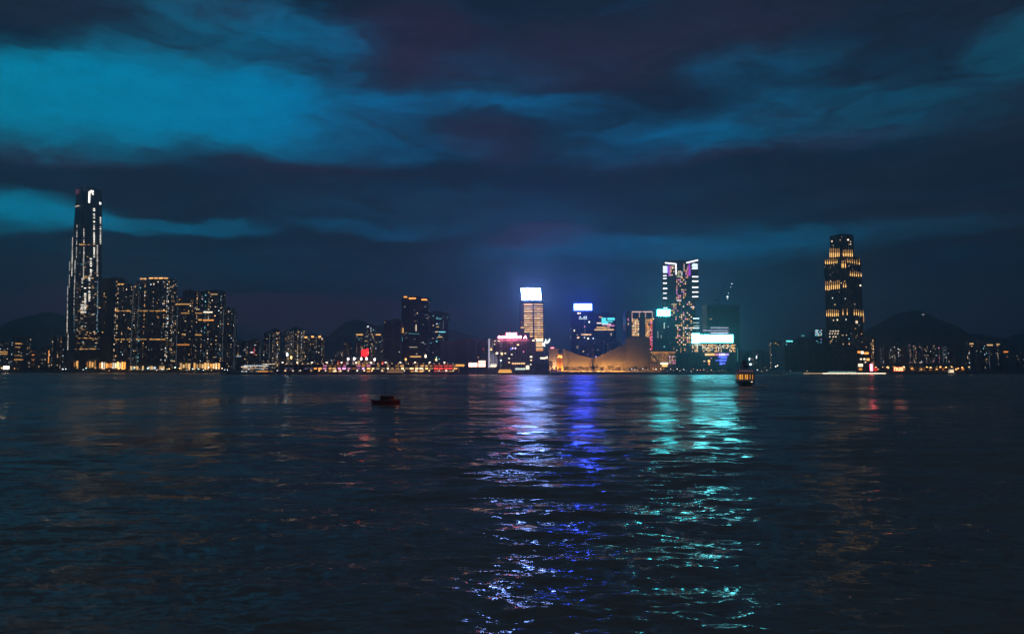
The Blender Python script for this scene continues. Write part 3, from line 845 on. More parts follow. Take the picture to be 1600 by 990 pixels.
# ------------------------------------------------------------------ towers with blue and cyan screens
t = tower('office_tower', 'dark tower under the small bright blue roof screen', 893, 929, 488, 1520, 34, 'towers with lit roof screens', GLASSW, prob=0.05, pal=OFFICE, seed=90, crown='flat')
SCREEN2 = emit('blue_screen', (2.2, 5.0, 75.0), 1.0, True)
screen(t, 896.7, 924.8, 474.4, 484.6, 1521, SCREEN2, slant=0.0)
lights_at(t, [(903.3, 487.2 + 2, 1.6, 2.0, CREAM, 2.0), (906.4, 489, 1.4, 2.0, CREAM, 1.8), (906.5, 495, 2, 1.2, COOL, 1.2), (912.6, 495.2, 1.4, 1.6, COOL, 1.4), (915.8, 495, 1.2, 2.0, COOL, 1.2), (920.6, 502.8, 1.4, 2.4, (0.9, 1, 0.8), 2.0),
              (913.5, 510, 1.6, 1.8, PINK, 0.7), (897.4, 516.2, 1.6, 2.6, CREAM, 1.2), (919, 528.5, 2.2, 2.2, (0.9, 1, 0.7), 2.0), (913, 527, 1.8, 1.4, COOL, 0.8), (926.8, 528.5, 1.4, 1.6, COOL, 1.4), (903.5, 527, 3, 2, WARM, 1.2), (930, 529, 1.6, 1.4, COOL, 0.8)])
for k in range(7): bar_at(t, 'light_band', 904.5 + k * 1.9, 905.9 + k * 1.9, 497.0, 498.4, COOL, 0.9, 0.6)
for a, b, p in ((908, 912, 0.8), (912, 919, 1.2), (919.4, 924, 0.9)): bar_at(t, 'light_band', a, b, 521.6, 523.4, WARM, p, 0.6)
t = tower('office_tower', 'dark tower with a cyan wall screen and gold floors below it', 930, 963, 487, 1540, 34, 'towers with lit roof screens', GLASSW, prob=0.03, pal=OFFICE, seed=91)
CY = emit('cyan_screen', (0.10, 0.72, 0.80), 1.1, False)
for a, b, y0, y1 in ((940, 947, 496.2, 501.5), (949, 960.5, 496.2, 500.0), (940, 957, 501.5, 503.0), (940, 950, 503.0, 505.6)): bar_at(t, 'wall_screen', a, b, y0, y1, None or CYAN, 1, 0.6, m=CY)
for a, b, y, col, p in ((932.4, 939.5, 504.6, (1, 0.75, 0.7), 1.2), (940.5, 955, 505.2 + 1.2, (1, 0.75, 0.8), 0.9), (936, 940.5, 495.2, GOLD, 0.7), (948.5, 960, 508.6, PINK, 0.8), (932, 946, 511.3, GOLD, 0.9), (946.5, 953, 511.5, WARM, 0.6),
                        (929, 941, 514.9, WARM, 1.0), (941.5, 948, 514.6, GOLD, 1.3), (949, 959, 514.9, WARM, 1.0)):
    bar_at(t, 'lit_floor', a, b, y - 0.8, y + 0.8, col, p, 0.6)
tower('office_block', 'dim low block in front of the blue screen tower above the curved wall', 905, 925, 533, 1430, 26, 'dim low blocks above the curved wall', 3, prob=0.09, pal=[(COOL, 2), (VIOLET, 2), (CREAM, 1)], seed=92)
tower('office_block', 'dim low block with a violet edge, middle one above the curved wall', 926, 940, 528, 1440, 26, 'dim low blocks above the curved wall', 3, prob=0.12, pal=[(VIOLET, 3), (COOL, 2)], seed=93)
tower('office_block', 'dim low block with a reddish edge left of the red and gold hotel', 945, 977, 532, 1450, 26, 'dim low blocks above the curved wall', 1, prob=0.05, pal=[(COOL, 2), (WARM, 2), (PINK, 1)], seed=94)

# ------------------------------------------------------------------ red and gold gridded hotel
t = tower('grand_hotel', 'hotel tower with red and gold window grids under a lit roof outline', 978, 1022, 486.5, 1400, 34, None, 1, prob=0.0, seed=100, crown='flat', notch=False, dark=True)
r = random.Random(100)
w1 = region(r, 988.2, 999.5, 499, 525, 2.35, 2.45, 0.93, [(GOLD, 3), (WARM, 4), (CREAM, 2)], 1.25)
w2 = region(r, 1009.4, 1016, 499, 545, 2.2, 2.45, 0.93, [(GOLD, 3), (WARM, 3), (AMBER, 2)], 1.25)
w3 = region(r, 1016.2, 1020.5, 499, 547, 2.2, 2.45, 0.95, [(REDL, 4), (PINK, 2), (AMBER, 1)], 1.4)
lights_at(t, w1 + w2 + w3 + [(981.5, 499, 1.4, 4, PINK, 0.5), (981.5, 506, 1.2, 3, CREAM, 0.5), (1021, 498, 1.4, 1.6, WARM, 1.4)])
bar_at(t, 'roof_outline', 987.5, 1019.5, 486.4, 487.6, (1.0, 0.62, 0.55), 0.85, 0.6)
for px, y1 in ((987.6, 498), (998.8, 496), (1008.6, 496), (1019.2, 498)): bar_at(t, 'edge_light', px - 0.4, px + 0.4, 488, y1, (1.0, 0.62, 0.55), 0.5, 0.6)
for px in (985.2, 1004.0):
    a = local(t, P(px, 560, 1400)); one('pier', lambda q: q.box(a.x, -t['hd'] - 0.6, t['h'] / 2, 3.2, 1.0, t['h'] - 1), CONC[1], t)

# slim tower with teal roof screen
t = tower('office_tower', 'slim dark tower under the small teal roof screen', 1026, 1056, 495, 1460, 30, 'towers with lit roof screens', GLASSW, prob=0.02, pal=[(CYAN, 3), (COOL, 2)], seed=101, crown='flat')
SCREEN3 = emit('teal_screen', (2.0, 36.0, 40.0), 1.0, True)
screen(t, 1026.8, 1047.0, 483.4, 493.6, 1461, SCREEN3)
for px, y0, y1, p in ((1037.8, 504, 513, 0.7), (1028, 517, 528, 0.25), (1033, 523, 528, 0.3)): bar_at(t, 'light_strip', px - 0.5, px + 0.5, y0, y1, (0.7, 1, 0.9), p, 0.6)

# ------------------------------------------------------------------ neon edged tower
t = tower('neon_tower', 'tall tower with white light bars on both edges and a flared crown', 1041, 1087, 407.5, 1560, 36, None, GLASSW, prob=0.0, seed=110, crown='flat', notch=True, dark=True)
Yf = t.location.y - t['hd']
for i, (a, b, y0, y1) in enumerate(((1036, 1056, 411.5, 470), (1072, 1091, 407, 470))):    # corner bays that stand proud of the shaft
    A = local(t, P(a, y1, Yf)); B = local(t, P(b, y0, Yf))
    one('corner_bay', lambda q: q.box((A.x + B.x) / 2, -t['hd'] + 6, (A.z + B.z) / 2, B.x - A.x - 0.8, 14, B.z - A.z), GLASSW, t)
NE = (0.92, 0.95, 1.0)
FY = Yf - 1.2
for y in (416.4, 418.6, 420.8, 423.0, 425.4): bar_at(t, 'light_bar', 1035.8, 1042.6, y - 0.7, y + 0.7, (0.75, 0.85, 1.0), 1.5, 0.6, Y=FY)
for y, b, p in ((430.7, 1041.5, 1.5), (435, 1041.5, 1.4), (442.3, 1041.8, 1.8), (450.6, 1042.5, 2.0), (458, 1041.5, 1.3), (465.6, 1042, 1.8)): bar_at(t, 'light_bar', 1036, b, y - 0.75, y + 0.75, NE, p, 0.6, Y=FY)
bar_at(t, 'light_bar', 1036.5, 1043, 480.0, 481.6, (0.6, 1, 1), 1.4, 0.6)
for y, a in ((412.8, 1082), (415.0, 1080.5), (417.6, 1082), (419.6, 1081)): bar_at(t, 'light_bar', a, 1090, y - 0.75, y + 0.75, (0.75, 0.9, 1.0), 1.5, 0.6, Y=FY)
for y, p in ((432.2, 1.7), (439.2, 1.9), (448.7, 1.8), (456.2, 1.5), (463.3, 1.7)): bar_at(t, 'light_bar', 1081.5, 1091, y - 0.8, y + 0.8, NE, p, 0.6, Y=FY)
for y, a, p in ((497.3, 1083, 1.6), (504, 1083, 0.4), (512.3, 1082, 1.2), (509, 1084, 0.4)): bar_at(t, 'light_bar', a, 1092.5, y - 0.7, y + 0.7, (0.8, 1, 0.98), p, 0.6)
def slant_bar(px0, py0, px1, py1, col, p):
    a = local(t, P(px0, py0, FY)); b = local(t, P(px1, py1, FY)); d = (b - a)
    mb = MB(); up = Vector((-d.z, 0, d.x)).normalized()
    mb.obox((a + b) / 2 + Vector((0, -0.6, 0)), d / 2, (0, 0.3, 0), up * 1.2)
    mb.build('roof_outline', emit('roof_line_%d' % px0, col, p), t)
slant_bar(1039, 410.6, 1056.5, 412.4, NE, 1.9); slant_bar(1072.5, 410.6, 1090.5, 406.3, NE, 2.0)
bar_at(t, 'edge_light', 1055.6, 1056.9, 412.8, 429, NE, 1.6, 0.7, Y=FY); bar_at(t, 'edge_light', 1068.4, 1069.2, 412, 424, (1, 0.7, 0.6), 0.6, 0.7)
bar_at(t, 'edge_light', 1065.0, 1065.9, 424, 430, NE, 0.9, 0.7)
for px, y0, y1, col, p in ((1045.2, 414, 431, (0.45, 0.08, 1.0), 0.7), (1077, 412, 431, (0.55, 0.06, 0.9), 0.7), (1047.2, 416, 431, PINK, 0.45), (1074.8, 415, 431, PINK, 0.4), (1078.8, 419, 430, (0.5, 0.1, 1.0), 0.35), (1043.2, 416, 426, (0.35, 0.2, 1.0), 0.9)):
    bar_at(t, 'neon_strip', px - 0.6, px + 0.6, y0, y1, col, p, 0.65, Y=FY)
r = random.Random(111)
L_ = region(r, 1046, 1053, 416, 432, 2.3, 2.7, 0.55, [(GOLD, 3), (CREAM, 2), (PINK, 1)], 1.3) + region(r, 1072, 1076, 420, 434, 2.3, 2.7, 0.5, [(GOLD, 3), (WARM, 2), (PINK, 2)], 1.2)
lights_at(t, L_, Y=FY)
L_ = region(r, 1058, 1067, 424, 433, 2.4, 2.6, 0.7, [((0.8, 0.9, 0.4), 3), (CREAM, 3)], 1.0) + region(r, 1044, 1080, 434, 470, 2.7, 3.1, 0.5, [(PINK, 6), (WARM, 3), (GOLD, 2), (VIOLET, 2), (COOL, 1)], 1.0) \
   + region(r, 1050, 1083, 472, 532, 3.0, 3.3, 0.34, [(WARM, 4), (CREAM, 2), (PINK, 3), (GOLD, 3)], 0.9) + region(r, 1056, 1080, 520, 545, 3.0, 3.6, 0.5, [(GOLD, 4), (CREAM, 2)], 0.9)
lights_at(t, L_)
for a, b, y in ((1057.5, 1064.5, 469.2), (1079, 1085, 479.6), (1048, 1052, 512.6), (1070, 1074, 512.6), (1076, 1080, 512.2)): bar_at(t, 'light_band', a, b, y - 0.7, y + 0.7, (1, 0.85, 0.9), 0.9, 0.6)

# ------------------------------------------------------------------ unfinished tower with a crane, and the wide teal screen
t = tower('office_tower', 'dark unfinished tower with a crane on its roof behind the wide screen', 1105, 1156, 477, 1420, 34, None, GLASSW, prob=0.006, pal=[(CYAN, 3), (WARM, 1)], seed=120, crown='flat', notch=False)
bar_at(t, 'light_band', 1108.5, 1112.5, 497.5, 499, WARM, 0.25, 0.6)
for a, b, y, p in ((1110, 1138, 511.8, 0.6), (1098, 1138, 516.2, 0.55), (1110, 1138, 519.8, 1.2)): bar_at(t, 'light_band', a, b, y - 0.55, y + 0.55, (0.75, 0.72, 1.0), p, 0.8, Y=1330)
cr = thing('tower_crane', 'tower crane with white lamps on the dark unfinished tower', 'crane', t.location + Vector((-2, 4, t['h'])))
for name, a, b, rr in (('crane_mast', (0, 0, 0), (0, 0, 14), 0.7), ('crane_jib', (-1, 0, 12.5), (11, 0, 44), 0.45), ('counter_jib', (0, 0, 13), (-9, 0, 12), 0.5)):
    one(name, lambda q: q.bar(a, b, rr), DARK, cr)
for px, py, s_, p in ((1136.6, 463.6, 2.2, 3.5), (1138.0, 458, 1.0, 1.6), (1142, 448.4, 1.0, 1.4), (1143.6, 443.2, 1.4, 2.2), (1136.6, 467, 0.8, 1.0)):
    a = P(px, py, cr.location.y) - cr.location; k = s_ * 1420 / F / 2
    one('crane_lamp', lambda q: q.lathe(a.x, a.y, [(k * 0.3, a.z - k), (k, a.z - k * 0.3), (k, a.z + k * 0.3), (k * 0.3, a.z + k)], 8), emit('crane_lamp_%d' % px, COOL, p), cr)
t = tower('shopping_block', 'low block under the widest teal screen with rows of lit windows', 1079, 1152, 536, 1290, 34, None, 3, prob=0.0, seed=121, crown='flat', notch=False, dark=True)
SCREEN4 = emit('wide_teal_screen', (2.0, 17.0, 19.0), 1.0, True)
screen(t, 1092.5, 1145.2, 522.8, 534.8, 1291, SCREEN4, name='wide_screen')
screen(t, 1081.2, 1093.0, 520.6, 535.8, 1288, SCREEN4, name='square_screen')
r = random.Random(121)
L_ = region(r, 1082, 1150, 538.6, 549, 1.95, 2.5, 0.74, [(WARM, 4), (GOLD, 3), (CREAM, 4)], 1.25)
L_ = [q for q in L_ if not (1090 < q[0] < 1096 and q[1] > 540) and not (q[1] > 546 and 1128 < q[0] < 1140)]
lights_at(t, L_)
for a, b, col, p in ((1101.5, 1108, WARM, 1.1), (1108.4, 1116.5, GOLD, 1.1), (1117.5, 1122, PINK, 0.6), (1123, 1126, VIOLET, 1.6), (1126.5, 1133, (0.5, 0.5, 1.0), 2.0), (1133.4, 1138.5, VIOLET, 0.9)): bar_at(t, 'shop_sign', a, b, 552, 555.2, col, p, 0.7)
for k, (a, b, y0, y1, p) in enumerate(((1122, 1125.6, 556, 559, 0.7), (1126, 1130.6, 556, 560, 1.2), (1131, 1136, 556, 560, 1.0), (1118, 1123.5, 561.5, 564, 0.6), (1124, 1129, 561, 565, 1.1), (1129.6, 1135, 561, 564.4, 0.9), (1124.5, 1128, 566.5, 569.5, 1.6), (1128.8, 1133, 566, 569, 1.0))):
    bar_at(t, 'blue_panel', a, b, y0, y1, (0.10, 0.16, 1.0), p, 0.7)
lights_at(t, [(1107.6, 563.8, 3, 3.2, GOLD, 1.4), (1108, 568.3, 2.0, 2.6, AMBER, 0.9), (1100.6, 564, 3, 0.9, CREAM, 0.8), (1111, 559.4, 1.4, 1.6, PINK, 0.6), (1124.6, 554, 1.6, 3.0, COOL, 1.6)])
one('edge_light', lambda q: q.box(t['hw'] + 0.35, -t['hd'] - 0.2, t['h'] * 0.6, 0.5, 0.5, 24), emit('teal_edge', (0.1, 0.75, 0.75), 0.35), t)
bar_at(t, 'corner_block', 1079, 1079.5, 540, 541, COOL, 0.2, 0.5)
# ------------------------------------------------------------------ floodlights (real lamps at the foot of lit walls)
def flood(parent, loc, aim, power, col, size=4.0, spread=150, kind='floodlight'):
    l = bpy.data.lights.new('floodlight', 'AREA'); l.energy = power; l.color = col; l.shape = 'RECTANGLE'; l.size = size; l.size_y = 0.8; l.spread = math.radians(spread)
    o = bpy.data.objects.new('floodlight_beam', l); C.objects.link(o); o.parent = parent
    o.location = loc
    o.rotation_euler = (Vector(aim) - Vector(loc)).to_track_quat('-Z', 'Y').to_euler()
    one('floodlight', lambda q: (q.box(loc[0], loc[1] + 0.1, loc[2] - 0.9, size * 0.8, 0.5, 0.5), q.box(loc[0], loc[1] + 0.1, loc[2] - 1.6, 0.3, 0.3, 1.0)), DARK, parent)

# ------------------------------------------------------------------ concert hall with the sweeping roof line
SAND = mat('sand_tile', (0.34, 0.29, 0.25), 0.8, var=0.12, scale=0.3)
def sweeping_hall():
    Y = 1262; k = Y / F
    base = P(900, 572.5, Y)
    o = P(950, 572.5, Y)
    t = thing('concert_hall', 'windowless hall with a sweeping curved roof line, washed in amber light', 'concert hall', (o.x, Y, GROUND))
    def lx(px): return P(px, 560, Y).x - o.x
    def lz(py): return P(950, py, Y).z - GROUND
    curve = [(880, 545.5), (886, 547.8), (892, 550.4), (898, 552.6), (905, 554.9), (912, 556.8), (919, 558.2), (925.2, 558.9)]
    curve2 = [(927.8, 558.8), (934, 557.6), (939, 555.2), (945, 552.2), (951, 549.4), (957, 546.6), (963, 543.8), (969, 541.2), (974, 539.2), (978.5, 537.4)]
    curve3 = [(978.2, 528.6), (984, 527.4), (992, 526.6), (1000, 526.2), (1008, 526.0), (1015.5, 526.0)]
    def wall(pts, y0, y1, name, bend=0.0):
        mb = MB(); n = len(pts)
        xs = [lx(p[0]) for p in pts]; zs = [lz(p[1]) for p in pts]
        mid = (xs[0] + xs[-1]) / 2; hw = (xs[-1] - xs[0]) / 2
        yo = [y0 + bend * (1 - ((x - mid) / hw) ** 2) for x in xs]
        for i in range(n): mb.v += [(xs[i], yo[i], 0), (xs[i], yo[i], zs[i]), (xs[i], y1, 0), (xs[i], y1, zs[i] * 0.9)]
        for i in range(n - 1):
            a, b = 4 * i, 4 * (i + 1)
            mb.f += [(a, b, b + 1, a + 1), (a + 1, b + 1, b + 3, a + 3), (a + 2, a + 3, b + 3, b + 2)]
        mb.f += [(0, 1, 3, 2), (4 * n - 4, 4 * n - 2, 4 * n - 1, 4 * n - 3)]
        mb.c = [None] * len(mb.f)
        return mb.build(name, SAND, t)
    wall(curve, 0, 50, 'curved_wall', -3); wall(curve2, 0, 52, 'curved_wall', -5)
    wall([(p[0], p[1]) for p in curve3], 0.6, 46, 'end_wall')
    for px0, px1, py in ((925.4, 927.6, 541), (884, 885.2, 549), (886.2, 887.2, 549.5)):
        one('buttress', lambda q: q.box((lx(px0) + lx(px1)) / 2, -2.6, lz(py) / 2, lx(px1) - lx(px0), 3.0, lz(py) if px0 > 900 else lz(py) - 1), DARK if px0 > 900 else SAND, t)
    # coping along the sweep, and fluting of narrow tile ribs
    for cv in (curve, curve2):
        mb = MB()
        for a, b in zip(cv[:-1], cv[1:]): mb.bar((lx(a[0]), -3.4 if cv is curve else -5.0, lz(a[1]) + 0.1), (lx(b[0]), -3.4 if cv is curve else -5.0, lz(b[1]) + 0.1), 0.45)
        mb.build('roof_edge', SAND, t)
    rb = MB()
    for cv, bend in ((curve, -3), (curve2, -5)):
        xs = [lx(p[0]) for p in cv]; zs = [lz(p[1]) for p in cv]; mid = (xs[0] + xs[-1]) / 2; hw = (xs[-1] - xs[0]) / 2
        for x in np.arange(xs[0] + 1.2, xs[-1] - 1, 3.4):
            z = float(np.interp(x, xs, zs)); y = bend * (1 - ((x - mid) / hw) ** 2)
            rb.box(x, y - 0.10, z / 2, 0.5, 0.5, z - 1.2)
    rb.build('wall_rib', SAND, t, stuff=True)
    jt = MB()                                   # courses of tile, one recessed looking shadow line each
    for cv, bend in ((curve, -3), (curve2, -5)):
        xs = [lx(p[0]) for p in cv]; zs = [lz(p[1]) for p in cv]; mid = (xs[0] + xs[-1]) / 2; hw = (xs[-1] - xs[0]) / 2
        for i in range(len(xs) - 1):
            for z in np.arange(4.0, min(zs[i], zs[i + 1]) - 0.6, 4.2):
                y0, y1 = (bend * (1 - ((x - mid) / hw) ** 2) - 0.08 for x in (xs[i], xs[i + 1]))
                jt.bar((xs[i], y0, z), (xs[i + 1], y1, z), 0.16, k=4)
    jt.build('tile_course', SAND, t, stuff=True)
    FL = (1.0, 0.47, 0.10)
    for px, p in ((884, 3600), (893, 3200), (902, 3200), (911, 4200), (919.5, 4600), (933, 4600), (942, 4400), (951, 4200), (960, 4000), (969, 3800), (977, 3000), (985, 1900), (993, 1500), (1002, 1300), (1011, 1100)):
        x = lx(px); flood(t, (x, -16.5, 2.2), (x, -2, 15), p * (0.68 if px < 970 else 0.42), FL, 5.0, 150)
    pod = MB(); pod.box((lx(880) + lx(1016)) / 2, -9, 1.2, lx(1016) - lx(880), 9, 2.4); pod.build('podium', CONC[1], t)
    return t
HALL = sweeping_hall()

# square tan block behind the clock tower
t = thing('museum_block', 'square tan windowless block just left of the clock tower', 'hall', (P(865.5, 572, 1255).x, 1255, GROUND))
a = P(858.2, 573, 1255); b = P(873.5, 545, 1255)
one('wall', lambda q: q.box(0, 11, (b.z - GROUND) / 2, b.x - a.x, 22, b.z - GROUND), SAND, t)
one('parapet', lambda q: q.box(0, -0.2, b.z - GROUND + 0.4, b.x - a.x + 0.6, 0.8, 0.8), SAND, t)
for px in (861, 866, 870.5):
    x = P(px, 572, 1255).x - t.location.x; one('wall_rib', lambda q: q.box(x, -0.25, (b.z - GROUND) / 2, 0.5, 0.5, b.z - GROUND - 1), SAND, t)
    flood(t, (x, -11, 3.5), (x, 0, 15), 3600, (1.0, 0.52, 0.22), 4.0)
sg = MB(); x = P(863, 543.2, 1255); sg.box(x.x - t.location.x, 0.5, x.z - GROUND, 5.6, 0.6, 1.9); sg.build('roof_sign', emit('red_roof_sign', (1, 0.22, 0.28), 4.0, True), t)

# ------------------------------------------------------------------ clock tower
def clock_tower():
    Y = 1205; top = P(875, 541.5, Y).z - GROUND
    t = thing('clock_tower', 'slender brick clock tower lit bright orange with a domed top', 'clock tower', (P(874.7, 575, Y).x, Y, GROUND))
    BR = mat('red_brick', (0.36, 0.20, 0.13), 0.85, var=0.2, scale=0.8); ST_ = mat('granite', (0.42, 0.36, 0.30), 0.8, var=0.12, scale=0.5)
    w = 8.4
    one('shaft', lambda q: q.box(0, 0, 11, w, w, 22), BR, t)
    one('corner_stone', lambda q: [q.box(sx * w / 2, sy * w / 2, 11, 1.5, 1.5, 22.05) for sx in (-1, 1) for sy in (-1, 1)], ST_, t)
    one('base_stone', lambda q: q.box(0, 0, 2.5, w + 1.4, w + 1.4, 5), ST_, t)
    one('cornice', lambda q: q.box(0, 0, 22.4, w + 2.2, w + 2.2, 0.9), ST_, t)
    one('clock_stage', lambda q: q.box(0, 0, 26, w - 0.6, w - 0.6, 6.4), BR, t)
    one('cornice', lambda q: q.box(0, 0, 29.6, w + 1.2, w + 1.2, 0.8), ST_, t)
    for n in (Vector((0, -1, 0)), Vector((-1, 0, 0)), Vector((1, 0, 0))):
        u = Vector((0, 0, 1)).cross(n); c = n * (w / 2 - 0.1) + Vector((0, 0, 26))
        mb = MB(); pts = [c + u * (2.3 * math.cos(2 * math.pi * i / 14)) + Vector((0, 0, 2.3 * math.sin(2 * math.pi * i / 14))) for i in range(14)]
        mb.v = [tuple(p) for p in pts] + [tuple(p - n * 0.5) for p in pts]
        mb.f = [tuple(range(14))] + [(i, i + 14, (i + 1) % 14 + 14, (i + 1) % 14) for i in range(14)]; mb.c = [None] * 15
        f = mb.build('clock_face', mat('clock_white', (0.75, 0.72, 0.65), 0.5, var=0.05), t)
        hd = MB()
        for ang, L in ((0.6, 1.3), (2.2, 1.9)): hd.bar(c + n * 0.15, c + n * 0.15 + u * (L * math.sin(ang)) + Vector((0, 0, L * math.cos(ang))), 0.14)
        hd.build('clock_hand', DARK, f)
    one('belfry', lambda q: [q.bar((3.0 * math.cos(k * math.pi / 4 + 0.39), 3.0 * math.sin(k * math.pi / 4 + 0.39), 30), (3.0 * math.cos(k * math.pi / 4 + 0.39), 3.0 * math.sin(k * math.pi / 4 + 0.39), 34.4), 0.5) for k in range(8)] + [q.lathe(0, 0, [(1.7, 30), (1.7, 34.4)], 8)], ST_, t)
    one('dome', lambda q: q.lathe(0, 0, [(3.9, 34.3), (3.9, 34.9), (3.2, 35.6), (2.6, 36.8), (1.4, 37.9), (0.5, 38.4), (0.3, top + 1.5)], 10), ST_, t, smooth=False)
    wd = MB()
    for z in (8.5, 13, 17.5): wd.box(0, -w / 2 - 0.02, z, 1.3, 0.2, 2.4)
    wd.build('window', PANE, t)
    for x, y, z, p, az in ((0, -11, 1.2, 1700, 24), (-3.5, -7.5, 1.2, 900, 9), (3.5, -7.5, 1.2, 900, 9), (-10, -2, 1.2, 900, 16), (10, -2, 1.2, 900, 16)):
        flood(t, (x, y, z), (x * 0.2, -w / 2 if abs(x) < 5 else 0, az), p * 2.6, (1.0, 0.36, 0.045), 2.0, 120)
    for x in (-3, 3): flood(t, (x, -w / 2 - 1.4, 23.6), (x * 0.5, -2, 32), 900, (1.0, 0.42, 0.08), 1.2, 150)
clock_tower()

# ------------------------------------------------------------------ amber pavilion right of the hall
t = tower('waterfront_pavilion', 'low amber lit pavilion with a glowing entrance canopy right of the hall', 1016, 1056, 549, 1252, 26, None, 1, prob=0.0, seed=130, crown='flat', notch=False, dark=True)
r = random.Random(130)
lights_at(t, region(r, 1018, 1054, 551, 556, 2.2, 2.4, 0.8, [(GOLD, 3), (AMBER, 3), (WARM, 1)], 0.55) + region(r, 1046, 1055, 557, 570, 2.2, 2.6, 0.7, [(PINK, 2), (WARM, 2), (COOL, 1)], 0.7) + region(r, 1018, 1044, 558, 565, 2.2, 2.6, 0.75, [(AMBER, 3), (GOLD, 2)], 0.55))
bar_at(t, 'canopy_light', 1031, 1043, 566.2, 569, CREAM, 2.2, 5.0, sample=True); bar_at(t, 'canopy_light', 1034, 1042, 569.4, 572.6, GOLD, 1.4, 4.0)
bar_at(t, 'roof_edge_light', 1016.5, 1055.5, 549.5, 550.5, AMBER, 0.5, 0.8)
for k in range(8):
    a = local(t, P(1018.5 + k * 5, 560, 1252)); one('column', lambda q: q.bar((a.x, -t['hd'] - 1.6, 0), (a.x, -t['hd'] - 1.6, t['h'] - 2), 0.55, k=8), SAND, t)
for px in (1021, 1029): 
    a = local(t, P(px, 565, 1252)); flood(t, (a.x, -t['hd'] - 9, 2), (a.x, -t['hd'], 14), 700, (1.0, 0.42, 0.07), 4)
tower('office_block', 'mauve unlit block between the amber pavilion and the blue panelled shops', 1056, 1079, 551, 1268, 24, None, 3, prob=0.0, seed=131, crown='flat', notch=False)
tower('office_block', 'grey lit block behind the amber pavilion with gold rooms', 1056, 1078, 540, 1340, 24, None, 0, prob=0.5, pal=[(GOLD, 3), (WARM, 2)], seed=132, crown='flat')

